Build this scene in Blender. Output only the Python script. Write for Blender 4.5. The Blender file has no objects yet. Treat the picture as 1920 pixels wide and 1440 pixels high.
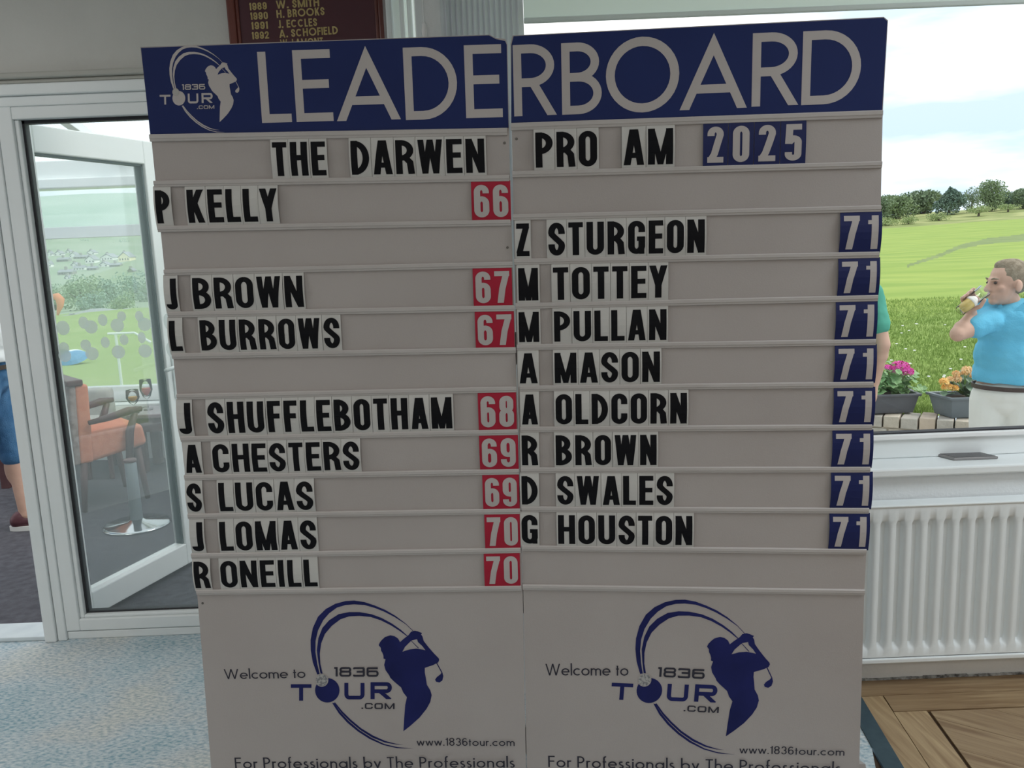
import bpy, bmesh, math, random
import numpy as np
from mathutils import Vector, Matrix, noise as mnoise
from mathutils.geometry import tessellate_polygon
random.seed(7)
S = bpy.context.scene
COL = S.collection
PI = math.pi
V = Vector

# ------------------------------------------------------------------ camera
CAMZ = 1.5
FPX, PITCH, ROLL = 1556.2, .16598, -.0398          # focal length in pixels of a 1920 wide frame
FW = V((0, math.cos(PITCH), -math.sin(PITCH)))
_u = V((0, math.sin(PITCH), math.cos(PITCH))); _r = V((1, 0, 0))
RT = _r*math.cos(ROLL) + _u*math.sin(ROLL)
UP = -_r*math.sin(ROLL) + _u*math.cos(ROLL)
cd = bpy.data.cameras.new('camera'); cam = bpy.data.objects.new('camera', cd); COL.objects.link(cam)
cd.sensor_fit = 'HORIZONTAL'; cd.sensor_width = 36; cd.lens = FPX/1920*36
cd.clip_start = .05; cd.clip_end = 6000
M = Matrix((RT, UP, -FW)).transposed().to_4x4(); M.translation = V((0, 0, CAMZ)); cam.matrix_world = M
S.camera = cam

def ray(x, y): return FW + RT*((x-960)/FPX) - UP*((y-720)/FPX)
def at(x, y, Y):
    v = ray(x, y); return V((0, 0, CAMZ)) + v*(Y/v.y)
def fl(x, y, z=0):
    v = ray(x, y); return V((0, 0, CAMZ)) + v*((z-CAMZ)/v.z)

# ------------------------------------------------------------------ world, lights, exposure
S.view_settings.view_transform = 'Standard'; S.view_settings.look = 'None'
S.view_settings.exposure = 0.25; S.view_settings.gamma = 1; S.view_settings.use_curve_mapping = False
S.cycles.transparent_max_bounces = 32
S.cycles.max_bounces = 10
S.cycles.diffuse_bounces = 5
w = bpy.data.worlds.new('overcast_sky'); S.world = w; w.use_nodes = True
nt = w.node_tree; nt.nodes.clear()
def N(t, **k):
    n = nt.nodes.new(t)
    for a, b in k.items(): setattr(n, a, b)
    return n
tc = N('ShaderNodeTexCoord'); sx = N('ShaderNodeSeparateXYZ'); nt.links.new(tc.outputs['Generated'], sx.inputs[0])
rp = N('ShaderNodeValToRGB'); nt.links.new(sx.outputs['Z'], rp.inputs[0])
rp.color_ramp.elements[0].position = 0.0; rp.color_ramp.elements[0].color = (.80, .90, .98, 1)
rp.color_ramp.elements[1].position = .22; rp.color_ramp.elements[1].color = (1, 1, 1, 1)
mp = N('ShaderNodeMapping'); mp.inputs['Scale'].default_value = (2.2, 2.2, 11); mp.inputs['Location'].default_value = (.3, .1, .35)
nt.links.new(tc.outputs['Generated'], mp.inputs[0])
nz = N('ShaderNodeTexNoise'); nz.inputs['Scale'].default_value = 1.6; nz.inputs['Detail'].default_value = 6
nt.links.new(mp.outputs[0], nz.inputs[0])
r2 = N('ShaderNodeValToRGB'); nt.links.new(nz.outputs[0], r2.inputs[0])
r2.color_ramp.elements[0].position = .40; r2.color_ramp.elements[0].color = (.56, .66, .76, 1)
r2.color_ramp.elements[1].position = .58; r2.color_ramp.elements[1].color = (1, 1, 1, 1)
mx = N('ShaderNodeMix', data_type='RGBA', blend_type='MULTIPLY'); mx.inputs[0].default_value = 1
nt.links.new(rp.outputs[0], mx.inputs[6]); nt.links.new(r2.outputs[0], mx.inputs[7])
bg = N('ShaderNodeBackground'); bg.inputs[1].default_value = 1.35
nt.links.new(mx.outputs[2], bg.inputs[0])
wo = N('ShaderNodeOutputWorld'); nt.links.new(bg.outputs[0], wo.inputs[0])

def light(name, kind, loc, rot, energy, color=(1, 1, 1), size=1, size_y=None, angle=.2):
    d = bpy.data.lights.new(name, kind); d.energy = energy; d.color = color
    if kind == 'AREA':
        d.size = size
        if size_y: d.shape = 'RECTANGLE'; d.size_y = size_y
    if kind == 'SUN': d.angle = angle
    o = bpy.data.objects.new(name, d); o.location = loc; o.rotation_euler = rot; COL.objects.link(o); return o
light('hazy_sun', 'SUN', (0, 0, 30), V((-.60, .10, -.79)).to_track_quat('-Z', 'Y').to_euler(), 1.7, (1, .96, .90), angle=.35)
# unseen fill lamps added under the ceiling to brighten the interior
light('added_fill_light', 'AREA', (-1.2, -1.6, 2.66), (0, 0, 0), 19, (1, .93, .86), 1.2, 1.2)
light('added_fill_light', 'AREA', (1.2, -1.6, 2.66), (0, 0, 0), 19, (1, .93, .86), 1.2, 1.2)
light('added_fill_light', 'AREA', (-2.7, 1.3, 2.66), (0, 0, 0), 22, (1, .99, .97), 1.2, 1.2)
light('added_fill_light', 'AREA', (2.35, 1.2, 2.66), (0, 0, 0), 35, (.86, .94, 1), 1.2, 1.2)

# ------------------------------------------------------------------ materials
MAT = {}
def mat(name, col, rough=.6, col2=None, scale=8, bump=0, bscale=60, spec=.4, metal=0, stretch=None, detail=4, fac=(.35, .65), emis=None, coat=0):
    if name in MAT: return MAT[name]
    m = bpy.data.materials.new(name); m.use_nodes = True; t = m.node_tree; b = t.nodes['Principled BSDF']
    b.inputs['Base Color'].default_value = (*col, 1); b.inputs['Roughness'].default_value = rough
    b.inputs['Specular IOR Level'].default_value = spec; b.inputs['Metallic'].default_value = metal
    b.inputs['Coat Weight'].default_value = coat
    c = t.nodes.new('ShaderNodeTexCoord'); mp = t.nodes.new('ShaderNodeMapping'); t.links.new(c.outputs['Object'], mp.inputs[0])
    if stretch: mp.inputs['Scale'].default_value = stretch
    if col2:
        n = t.nodes.new('ShaderNodeTexNoise'); n.inputs['Scale'].default_value = scale; n.inputs['Detail'].default_value = detail
        t.links.new(mp.outputs[0], n.inputs[0])
        r = t.nodes.new('ShaderNodeValToRGB'); r.color_ramp.elements[0].position = fac[0]; r.color_ramp.elements[1].position = fac[1]
        r.color_ramp.elements[0].color = (*col, 1); r.color_ramp.elements[1].color = (*col2, 1)
        t.links.new(n.outputs[0], r.inputs[0]); t.links.new(r.outputs[0], b.inputs['Base Color'])
    if bump:
        n2 = t.nodes.new('ShaderNodeTexNoise'); n2.inputs['Scale'].default_value = bscale; n2.inputs['Detail'].default_value = 3
        t.links.new(mp.outputs[0], n2.inputs[0])
        bp = t.nodes.new('ShaderNodeBump'); bp.inputs['Strength'].default_value = bump; bp.inputs['Distance'].default_value = .01
        t.links.new(n2.outputs[0], bp.inputs['Height']); t.links.new(bp.outputs[0], b.inputs['Normal'])
    MAT[name] = m; return m
def glass(name, tint=(.95, .98, .965), haze=.0, refl=.05):
    m = bpy.data.materials.new(name); m.use_nodes = True; t = m.node_tree; t.nodes.clear()
    tr = t.nodes.new('ShaderNodeBsdfTransparent'); tr.inputs[0].default_value = (*tint, 1)
    gl = t.nodes.new('ShaderNodeBsdfGlossy'); gl.inputs['Roughness'].default_value = .02
    lw = t.nodes.new('ShaderNodeFresnel'); lw.inputs[0].default_value = 1.28
    mx = t.nodes.new('ShaderNodeMixShader'); t.links.new(lw.outputs[0], mx.inputs[0]); t.links.new(tr.outputs[0], mx.inputs[1]); t.links.new(gl.outputs[0], mx.inputs[2])
    out = t.nodes.new('ShaderNodeOutputMaterial'); last = mx
    if haze:
        tl = t.nodes.new('ShaderNodeBsdfTranslucent'); tl.inputs[0].default_value = (.85, .95, .93, 1)
        m2 = t.nodes.new('ShaderNodeMixShader'); m2.inputs[0].default_value = haze
        t.links.new(mx.outputs[0], m2.inputs[1]); t.links.new(tl.outputs[0], m2.inputs[2]); last = m2
    t.links.new(last.outputs[0], out.inputs[0]); MAT[name] = m; return m
def cloth(name, col, tr=.5, see=0.0, rough=.9):
    m = bpy.data.materials.new(name); m.use_nodes = True; t = m.node_tree; t.nodes.clear()
    d = t.nodes.new('ShaderNodeBsdfDiffuse'); d.inputs[0].default_value = (*col, 1); l = t.nodes.new('ShaderNodeBsdfTranslucent'); l.inputs[0].default_value = (*col, 1)
    mx = t.nodes.new('ShaderNodeMixShader'); mx.inputs[0].default_value = tr; t.links.new(d.outputs[0], mx.inputs[1]); t.links.new(l.outputs[0], mx.inputs[2]); last = mx
    if see:
        p = t.nodes.new('ShaderNodeBsdfTransparent'); m2 = t.nodes.new('ShaderNodeMixShader'); m2.inputs[0].default_value = see; t.links.new(mx.outputs[0], m2.inputs[1]); t.links.new(p.outputs[0], m2.inputs[2]); last = m2
    o = t.nodes.new('ShaderNodeOutputMaterial'); t.links.new(last.outputs[0], o.inputs[0]); MAT[name] = m; return m
WALL = mat('painted_wall', (.64, .63, .60), .8, (.68, .67, .64), 5, bump=.15, bscale=120)
WALLW = mat('white_painted_wall', (.78, .80, .81), .75, (.82, .84, .85), 6, bump=.2, bscale=90)
UPVC = mat('white_upvc', (.80, .84, .845), .35, (.84, .87, .875), 3, spec=.5)
SASH = mat('daylit_white_upvc', (.93, .95, .95), .3, (.95, .96, .96), 3, spec=.5)  # lighter copy of UPVC, with the conservatory daylight put into its colour
GASKET = mat('dark_gasket', (.03, .03, .035), .6)
PANELW = mat('board_white', (.41, .37, .355), .6, (.435, .395, .38), 3, bump=.05, bscale=300)
RAILM = mat('board_rail', (.47, .435, .42), .5, (.495, .46, .445), 6)
CARDW = mat('card_white', (.52, .508, .495), .4, (.58, .565, .535), 9, spec=.4)
CARDR = mat('card_red', (.36, .013, .035), .45, (.41, .018, .045), 9, spec=.2)
CARDB = mat('card_blue', (.010, .016, .085), .45, (.014, .022, .105), 9, spec=.25)
BLACK = mat('print_black', (.006, .006, .008), .6, spec=.12)
NAVY = mat('print_navy', (.011, .014, .085), .5, (.016, .02, .12), 10, spec=.15)
HEADB = mat('header_blue', (.010, .020, .10), .5, (.013, .026, .12), 3, spec=.2)
HEADW = mat('header_letter_white', (.46, .42, .41), .55, (.49, .45, .44), 4)
GLASS = glass('window_glass', (.985, .992, .99))
GLASSL = glass('door_glass', (.968, .984, .978), haze=.06)  # haze mixes a pale translucent veil into these panes
FROST = cloth('frosted_dot', (.95, 1, 1), .8, .22); BRIGHTP = cloth('bright_gap_pane', (.95, 1, .99), .75, .15)

# ------------------------------------------------------------------ mesh helpers
WL = {}            # world location of every object
class MB:
    def __init__(s): s.v = []; s.f = []
    def add(s, vs, fs):
        k = len(s.v); s.v += [V(a) for a in vs]; s.f += [tuple(i+k for i in f) for f in fs]; return s
    def box(s, a, b):
        x0, y0, z0 = a; x1, y1, z1 = b
        return s.hexa([(x0,y0,z0),(x1,y0,z0),(x1,y1,z0),(x0,y1,z0),(x0,y0,z1),(x1,y0,z1),(x1,y1,z1),(x0,y1,z1)])
    def hexa(s, p): return s.add(p, [(3,2,1,0),(4,5,6,7),(0,1,5,4),(1,2,6,5),(2,3,7,6),(3,0,4,7)])
    def obox(s, o, ex, ey, ez, a, b):
        p = [V(o)+V(ex)*x+V(ey)*y+V(ez)*z for z in (a[2], b[2]) for x, y in ((a[0],a[1]),(b[0],a[1]),(b[0],b[1]),(a[0],b[1]))]
        return s.hexa(p)
    def tube(s, pts, r, n=8, cap=True):
        pts = [V(p) for p in pts]; rs = r if isinstance(r, (list, tuple)) else [r]*len(pts); k = len(s.v); prev = None
        for i, p in enumerate(pts):
            d = (pts[min(i+1, len(pts)-1)]-pts[max(i-1, 0)]).normalized()
            if prev is None: a = d.cross(V((0, 0, 1)) if abs(d.z) < .9 else V((1, 0, 0))).normalized()
            else: a = (prev-d*prev.dot(d)).normalized()
            prev = a; b = d.cross(a)
            for j in range(n):
                t = 2*PI*j/n; s.v.append(p+(a*math.cos(t)+b*math.sin(t))*rs[i])
        for i in range(len(pts)-1):
            for j in range(n):
                s.f.append((k+i*n+j, k+i*n+(j+1) % n, k+(i+1)*n+(j+1) % n, k+(i+1)*n+j))
        if cap: s.f.append(tuple(k+j for j in range(n))[::-1]); s.f.append(tuple(k+(len(pts)-1)*n+j for j in range(n)))
        return s
    def lathe(s, c, prof, n=16, ax=None):
        c = V(c); ax = V(ax or (0, 0, 1)).normalized(); a = ax.cross(V((0, 1, 0)) if abs(ax.y) < .9 else V((1, 0, 0))).normalized(); b = ax.cross(a); k = len(s.v)
        for r, z in prof:
            for j in range(n):
                t = 2*PI*j/n; s.v.append(c+ax*z+(a*math.cos(t)+b*math.sin(t))*max(r, 1e-4))
        for i in range(len(prof)-1):
            for j in range(n): s.f.append((k+i*n+j, k+i*n+(j+1) % n, k+(i+1)*n+(j+1) % n, k+(i+1)*n+j))
        s.f.append(tuple(k+j for j in range(n))[::-1]); s.f.append(tuple(k+(len(prof)-1)*n+j for j in range(n)))
        return s
    def ell(s, c, r, n=12, m=8, q=None):
        c = V(c); k = len(s.v)
        for i in range(m+1):
            ph = PI*i/m
            for j in range(n):
                t = 2*PI*j/n; p = V((r[0]*math.sin(ph)*math.cos(t), r[1]*math.sin(ph)*math.sin(t), r[2]*math.cos(ph)))
                if q: p = q @ p
                s.v.append(c+p)
        for i in range(m):
            for j in range(n): s.f.append((k+i*n+j, k+(i+1)*n+j, k+(i+1)*n+(j+1) % n, k+i*n+(j+1) % n))
        return s
def obj(name, mb, m, parent=None, loc=None, smooth=False, bevel=0):
    if loc is None: loc = V((0, 0, 0)) if parent is None else WL[parent.name]
    loc = V(loc); me = bpy.data.meshes.new(name)
    me.from_pydata([tuple(v-loc) for v in mb.v], [], mb.f); me.update()
    if m: me.materials.append(m)
    if smooth:
        for p in me.polygons: p.use_smooth = True
    o = bpy.data.objects.new(name, me); COL.objects.link(o)
    o.location = loc - (WL[parent.name] if parent else V((0, 0, 0)))
    if parent: o.parent = parent
    WL[o.name] = loc
    if bevel:
        b = o.modifiers.new('bevel', 'BEVEL'); b.width = bevel; b.segments = 2; b.limit_method = 'ANGLE'
    return o
def base(mb):
    xs = [v.x for v in mb.v]; ys = [v.y for v in mb.v]; zs = [v.z for v in mb.v]
    return V(((min(xs)+max(xs))/2, (min(ys)+max(ys))/2, min(zs)))
def tag(o, label, cat, group=None, kind=None):
    if label: o['label'] = label
    if cat: o['category'] = cat
    if group: o['group'] = group
    if kind: o['kind'] = kind
    return o
def empty(name, loc, label=None, cat=None, group=None):
    o = bpy.data.objects.new(name, None); o.empty_display_size = .1; o.location = loc; COL.objects.link(o); WL[o.name] = V(loc)
    return tag(o, label, cat, group)
def struct(name, mb, m, **k):
    o = obj(name, mb, m, **k); o['kind'] = 'structure'; return o
def sstruct(name, loc):
    o = empty(name, loc); o['kind'] = 'structure'; return o

# ================================================================== THE ROOM
DW = 3.155      # door wall (far wall left of the board)
WW = 2.60       # window wall (right)
XR = 3.3; XL = -5.2; YB = -4.2; ZC = 2.72
HZ = 2.15       # head of window 1
# carpet
def carpet_mat():
    m = bpy.data.materials.new('mottled_carpet'); m.use_nodes = True; t = m.node_tree; b = t.nodes['Principled BSDF']; b.inputs['Roughness'].default_value = .95; b.inputs['Specular IOR Level'].default_value = .1
    c = t.nodes.new('ShaderNodeTexCoord')
    def noi(sc, de=4, st=(1, 1, 1), rot=0):
        mp = t.nodes.new('ShaderNodeMapping'); mp.inputs['Scale'].default_value = st; mp.inputs['Rotation'].default_value = (0, 0, rot); t.links.new(c.outputs['Object'], mp.inputs[0])
        n = t.nodes.new('ShaderNodeTexNoise'); n.inputs['Scale'].default_value = sc; n.inputs['Detail'].default_value = de; t.links.new(mp.outputs[0], n.inputs[0]); return n
    def ramp(n, *st):
        r = t.nodes.new('ShaderNodeValToRGB'); r.color_ramp.elements.remove(r.color_ramp.elements[0])
        r.color_ramp.elements[0].position = st[0][0]; r.color_ramp.elements[0].color = (*st[0][1], 1)
        for p, cc in st[1:]: e = r.color_ramp.elements.new(p); e.color = (*cc, 1)
        t.links.new(n.outputs[0], r.inputs[0]); return r
    big = ramp(noi(3.2, 3), (.32, (.30, .46, .53)), (.46, (.50, .60, .65)), (.55, (.56, .59, .60)), (.68, (.66, .64, .57)))
    fine = ramp(noi(60, 6, (1, 1.9, 1), .5), (.36, (.17, .31, .40)), (.5, (.55, .61, .64)), (.66, (.82, .82, .79)))
    mx = t.nodes.new('ShaderNodeMix'); mx.data_type = 'RGBA'; mx.inputs[0].default_value = .55
    t.links.new(big.outputs[0], mx.inputs[6]); t.links.new(fine.outputs[0], mx.inputs[7])
    t.links.new(mx.outputs[2], b.inputs['Base Color'])
    bp = t.nodes.new('ShaderNodeBump'); bp.inputs['Strength'].default_value = .6; bp.inputs['Distance'].default_value = .006
    t.links.new(noi(150, 3).outputs[0], bp.inputs['Height']); t.links.new(bp.outputs[0], b.inputs['Normal'])
    return m
struct('floor', MB().add([(XL, YB, 0), (.10, YB, 0), (.985, 2.13, 0), (1.09, 2.46, 0), (1.13, WW+.1, 0), (1.13, DW+.1, 0), (XL, DW+.1, 0)], [(0, 1, 2, 3, 4, 5, 6)]), carpet_mat())
# wood floor: subfloor and planks picked apart
def wood(name, c1, c2, rot):
    m = bpy.data.materials.new(name); m.use_nodes = True; t = m.node_tree; b = t.nodes['Principled BSDF']; b.inputs['Roughness'].default_value = .42
    c = t.nodes.new('ShaderNodeTexCoord'); mp = t.nodes.new('ShaderNodeMapping'); mp.inputs['Rotation'].default_value = (0, 0, rot)
    mp2 = t.nodes.new('ShaderNodeMapping'); mp2.inputs['Scale'].default_value = (2.2, 30, 1)
    t.links.new(c.outputs['Object'], mp.inputs[0]); t.links.new(mp.outputs[0], mp2.inputs[0])
    n = t.nodes.new('ShaderNodeTexNoise'); n.inputs['Scale'].default_value = 1.6; n.inputs['Detail'].default_value = 7; n.inputs['Distortion'].default_value = .7; t.links.new(mp2.outputs[0], n.inputs[0])
    r = t.nodes.new('ShaderNodeValToRGB'); r.color_ramp.elements[0].position = .3; r.color_ramp.elements[1].position = .7
    r.color_ramp.elements[0].color = (*c1, 1); r.color_ramp.elements[1].color = (*c2, 1); t.links.new(n.outputs[0], r.inputs[0]); t.links.new(r.outputs[0], b.inputs['Base Color'])
    bp = t.nodes.new('ShaderNodeBump'); bp.inputs['Strength'].default_value = .15; bp.inputs['Distance'].default_value = .002; t.links.new(n.outputs[0], bp.inputs['Height']); t.links.new(bp.outputs[0], b.inputs['Normal'])
    return m
W1 = wood('oak_plank', (.20, .12, .06), (.38, .27, .155), 0)
W2 = wood('oak_plank_along', (.26, .165, .085), (.48, .35, .20), PI/2-.1)
W3 = wood('oak_plank_diagonal', (.21, .13, .07), (.40, .29, .17), .62)
INLAY = mat('dark_inlay', (.045, .022, .008), .5, (.06, .03, .012), 20)
wf = struct('floor', MB().add([(.10, YB, -.006), (XR, YB, -.006), (XR, WW, -.006), (1.09, WW, -.006), (1.09, 2.46, -.006), (.985, 2.13, -.006)], [(0, 1, 2, 3, 4, 5)]), INLAY)
def plank(p, m, name='plank', z=0.0):
    n = len(p); vs = [(x, y, z) for x, y in p]+[(x, y, z-.006) for x, y in p]
    obj(name, MB().add(vs, [tuple(range(n))]+[(i, i+n, (i+1) % n+n, (i+1) % n) for i in range(n)]), m, wf, loc=(p[0][0], p[0][1], z))
def lx(y, off):                                  # the slanting carpet edge and lines parallel to it
    return 1.062+off+(y-2.127)*.098
g = .0012
def along(o0, o1, y0, y1, m): plank([(lx(y0, o0)+g, y0+g), (lx(y0, o1)-g, y0+g), (lx(y1, o1)-g, y1-g), (lx(y1, o0)+g, y1-g)], m)
along(0, .072, 1.35, 2.50, W2); along(0, .072, .2, 1.35, W2); along(0, .072, -1.0, .2, W2); along(0, .072, -4.2, -1.0, W2)
along(.072, .178, 1.7, 2.405, W2); along(.072, .178, .5, 1.7, W2); along(.072, .178, -1., .5, W2); along(.072, .178, -4.2, -1, W2)
plank([(lx(2.5, 0), 2.502), (2.2, 2.502), (2.2, WW), (lx(2.5, 0), WW)], W1); plank([(2.203, 2.502), (XR, 2.502), (XR, WW), (2.203, WW)], W1)
plank([(lx(2.405, .072)+.003, 2.408), (2.0, 2.408), (2.0, 2.499), (lx(2.5, .072)+.003, 2.499)], W1); plank([(2.003, 2.408), (XR, 2.408), (XR, 2.499), (2.003, 2.499)], W1)
# field of diagonal planks inside the dark inlay line
def clip(poly, a, b, c):                         # keep a*x+b*y<=c
    out = []
    for i in range(len(poly)):
        p, q = poly[i-1], poly[i]; dp = a*p[0]+b*p[1]-c; dq = a*q[0]+b*q[1]-c
        if (dp <= 0) != (dq <= 0):
            t = dp/(dp-dq); out.append((p[0]+(q[0]-p[0])*t, p[1]+(q[1]-p[1])*t))
        if dq <= 0: out.append(q)
    return out
da = -.62; ux, uy = math.cos(da), math.sin(da); vx, vy = -uy, ux
for k in range(-34, 34):
    for j in range(-5, 6):
        u0 = j*1.2+(k % 3)*.4; u1 = u0+1.2-g; v0 = k*.14+g; v1 = v0+.14-g
        poly = [(1.9+ux*a+vx*b, 1.4+uy*a+vy*b) for a, b in ((u0, v0), (u1, v0), (u1, v1), (u0, v1))]
        for c in ((0, 1, 2.400), (0, -1, 1.5), (1, 0, XR-.01), (-1, .098, -(lx(0, .188)))): 
            poly = clip(poly, *c)
            if not poly: break
        if len(poly) > 2: plank(poly, W3)
# dark edge trim between carpet and wood
tr = MB(); e0, e1 = [], []
for y in (YB, 0, 1.5, 2.13, 2.60):
    e0.append(V((lx(y, -.056), y, 0))); e1.append(V((lx(y, 0), y, 0)))
for i in range(4):
    a, b, c, d = e0[i], e1[i], e1[i+1], e0[i+1]; z = V((0, 0, .004)); z0 = V((0, 0, -.006))
    tr.hexa([a+z0, b+z0, c+z0, d+z0, a+z, b+z, c+z, d+z])
struct('trim_1', tr, mat('slate_edge_trim', (.035, .065, .085), .55, (.045, .08, .10), 30))

# door wall (wall_left): above and beside the openings
DX0, DX1 = -3.05, -.62     # opening of the door screen
wl = MB().box((XL, DW, 0), (DX0, DW+.14, ZC)).box((DX0, DW, 2.14), (DX1, DW+.14, ZC)).box((DX1, DW, 0), (-.30, DW+.14, ZC))
struct('wall_left', wl, WALL)
struct('trim_2', MB().box((XL, DW-.05, 2.155), (-1.0, DW, 2.175)).box((XL, DW-.028, 2.14), (-1.0, DW, 2.155)), mat('grey_ledge', (.50, .49, .45), .7), bevel=.006)
# return wall and white screen beside the honours board
struct('wall_back', MB().box((-.30, DW, 2.5), (-.2, DW+.1, ZC)).box((-.30, DW, 0), (-.2, DW+.1, .9)), WALLW)
w2 = sstruct('window_2', (-.30, 2.9, 0))
obj('window_frame', MB().box((-.388, 3.06, 0), (-.366, 3.12, ZC)).box((-.335, 3.02, 0), (-.318, 3.08, ZC)).box((-.30, 2.93, 0), (-.282, 2.99, ZC)), UPVC, w2, bevel=.006)
obj('window_frame', MB().box((-.262, 2.80, 0), (-.215, 2.83, ZC)), UPVC, w2, bevel=.004)

for a_, b_, y_ in ((-.40, -.32, 3.09), (-.325, -.285, 3.045), (-.262, -.20, 2.84)): obj('pane', MB().add([(a_, y_, .9), (b_, y_, .9), (b_, y_, ZC), (a_, y_, ZC)], [(0, 1, 2, 3)]), BRIGHTP, w2)  # translucent sheets added so the gaps between the frames look bright
ch = empty('blind_cord', at(795, 60, 2.62), 'short white blind cord weight hanging between white frames right of honours board', 'cord')
p0 = at(795, 42, 2.62)
obj('cord', MB().tube([p0+V((0, 0, .5)), p0+V((.001, 0, .2)), p0], .0016, 6), UPVC, ch)
obj('weight', MB().lathe(p0-V((0, 0, .05)), [(.002, 0), (.007, .006), (.009, .02), (.007, .042), (.003, .05)], 12), mat('cord_weight', (.9, .9, .9), .2), ch, smooth=True)
# window wall, three sides of window 1
WX0, WX1 = -.155, 2.75; SZ = .745; WT = 2.42
wr = MB().box((.03, WW, 0), (XR, WW+.20, SZ-.02)).box((WX0-.07, WW, WT), (XR, WW+.20, ZC)).box((WX0-.07, WW+.02, 0), (WX0, WW+.20, WT)).box((WX0-.07, WW, 0), (.03, WW+.2, SZ-.02)).box((WX1, WW, SZ-.02), (XR, WW+.20, WT))
struct('wall_right', wr, WALLW)
w1 = sstruct('window_1', (WX0, WW, SZ))
obj('window_sill', MB().box((WX0-.02, WW-.035, SZ-.028), (WX1, WW+.11, SZ)), UPVC, w1, bevel=.006)
fy0, fy1 = WW+.09, WW+.16
ZG = at(1700, 811, fy0).z
obj('window_frame', MB().box((WX0, fy0, SZ), (WX1, fy1, ZG-.010)).box((WX0, fy0, WT-.07), (WX1, fy1, WT)).box((WX0, fy0, SZ), (WX0+.06, fy1, WT)).box((WX1-.06, fy0, SZ), (WX1, fy1, WT)), UPVC, w1, bevel=.005)
obj('glazing_bead', MB().box((WX0, fy0-.012, ZG-.022), (WX1, fy0+.02, ZG-.004)), mat('bead', (.9, .91, .91), .3), w1, bevel=.004)
obj('gasket', MB().box((WX0, fy0+.0, ZG-.004), (WX1, fy0+.03, ZG+.001)), GASKET, w1)
obj('pane', MB().box((WX0+.02, fy0+.03, ZG-.008), (WX1-.05, fy0+.034, WT-.06)), GLASS, w1)
rb = empty('roller_blind', (1.2, WW+.02, HZ), 'pale green roller blind lowered slightly across the top of the big window', 'blind')
bxx = at(982, 30, WW+.02).x
obj('blind_cloth', MB().add([(bxx, WW+.021, HZ+.008), (2.70, WW+.021, HZ+.008), (2.70, WW+.021, WT-.02), (bxx, WW+.021, WT-.02)], [(0, 1, 2, 3)]), cloth('blind_cloth', (.84, .91, .88), .62), rb)
obj('bottom_bar', MB().box((bxx, WW+.012, HZ), (2.70, WW+.030, HZ+.014)), cloth('blind_bar', (.80, .84, .83), .5), rb, bevel=.003)
obj('roller', MB().tube([(bxx, WW+.035, WT-.035), (2.70, WW+.035, WT-.035)], .022, 16), UPVC, rb, smooth=True)
# rest of the room, behind the photographer
struct('wall_front', MB().box((XL, YB-.1, 0), (XR, YB, ZC)), WALL)
struct('wall_side', MB().box((XL-.1, YB, 0), (XL, DW+.1, ZC)), WALL)
struct('wall_side', MB().box((XR, YB, 0), (XR+.1, WW+.2, ZC)), WALL)
struct('ceiling', MB().box((XL, YB, ZC), (XR, DW+.14, ZC+.1)), mat('ceiling_white', (.8, .8, .78), .9))
# skirting strip under the radiator, ragged where it meets the planks
bs = MB(); n = 60
for i in range(n):
    x0 = 1.05+i*(XR-1.05)/n; x1 = x0+(XR-1.05)/n; h = .006+.004*random.random()
    bs.box((x0, WW-.004-.003*random.random(), 0), (x1, WW, h))
struct('baseboard_right', bs, mat('dirty_seal', (.10, .10, .10), .9, (.5, .52, .53), 60))

# ================================================================== DOOR SCREEN (left)
d1 = sstruct('door_1', (-1.83, DW, 0))
FX0, FX1 = -1.832, -.63
def frame_box(name, a, b, m=UPVC, par=None, bev=.004): return obj(name, MB().box(a, b), m, par or d1, bevel=bev)
frame_box('door_post', (-1.914, DW-.03, 0), (-1.868, DW+.08, 2.09))
frame_box('door_post', (-1.866, DW-.02, 0), (-1.832, DW+.08, 2.09))
frame_box('door_post', (DX0, DW-.02, 0), (DX0+.07, DW+.08, 2.09))
obj('head_rail', MB().box((DX0, DW-.03, 2.10), (FX1, DW+.08, 2.14)).box((DX0, DW-.015, 2.064), (FX1, DW+.07, 2.10)), UPVC, d1, bevel=.004)
obj('door_frame', MB().box((FX0, DW-.012, .036), (FX0+.055, DW+.06, 2.066)).box((FX1-.06, DW-.012, .036), (FX1, DW+.06, 2.066)).box((FX0+.055, DW-.012, 2.02), (FX1-.06, DW+.06, 2.064)).box((FX0+.055, DW-.012, .036), (FX1-.06, DW+.06, .085)), UPVC, d1, bevel=.004)
obj('glazing_bead', MB().box((FX0+.055, DW+.0, .085), (FX0+.072, DW+.05, 2.02)).box((FX0+.072, DW, .085), (FX1-.06, DW+.05, .098)), UPVC, d1, bevel=.004)
obj('gasket', MB().box((FX0+.072, DW+.02, .098), (FX0+.081, DW+.05, 2.02)).box((FX0+.072, DW+.02, 2.008), (FX1-.06, DW+.05, 2.02)).box((FX0+.08, DW+.02, .098), (FX1-.06, DW+.05, .104)), GASKET, d1)
obj('pane', MB().box((FX0+.07, DW+.024, .09), (FX1-.06, DW+.028, 2.02)), GLASSL, d1)
frame_box('door_sill', (FX0, DW-.008, .0), (FX1, DW+.08, .033))
frame_box('threshold', (DX0+.07, DW-.01, 0), (-1.914, DW+.13, .018), mat('pale_threshold', (.66, .72, .75), .45, (.74, .80, .82), 12))
dots = [(118,615,12,13),(156.6,605,9,11),(170.6,613,12,12),(192.5,600,8.5,10.5),(220,610,12,12),(228,593,8,9),(261,593,7.5,9.5),(271,608,12,12),(120,653,9.5,11),(121.5,667,11.5,11.5),(160.7,647,9.5,10),(172.5,663,12,12),(197.4,642,8,10),(232.5,637,8,9.5),(265.7,633,7,10),(222,660,12,12),(272,658,12,12),(314,603,7,14),(320,655,8,14)]
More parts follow.
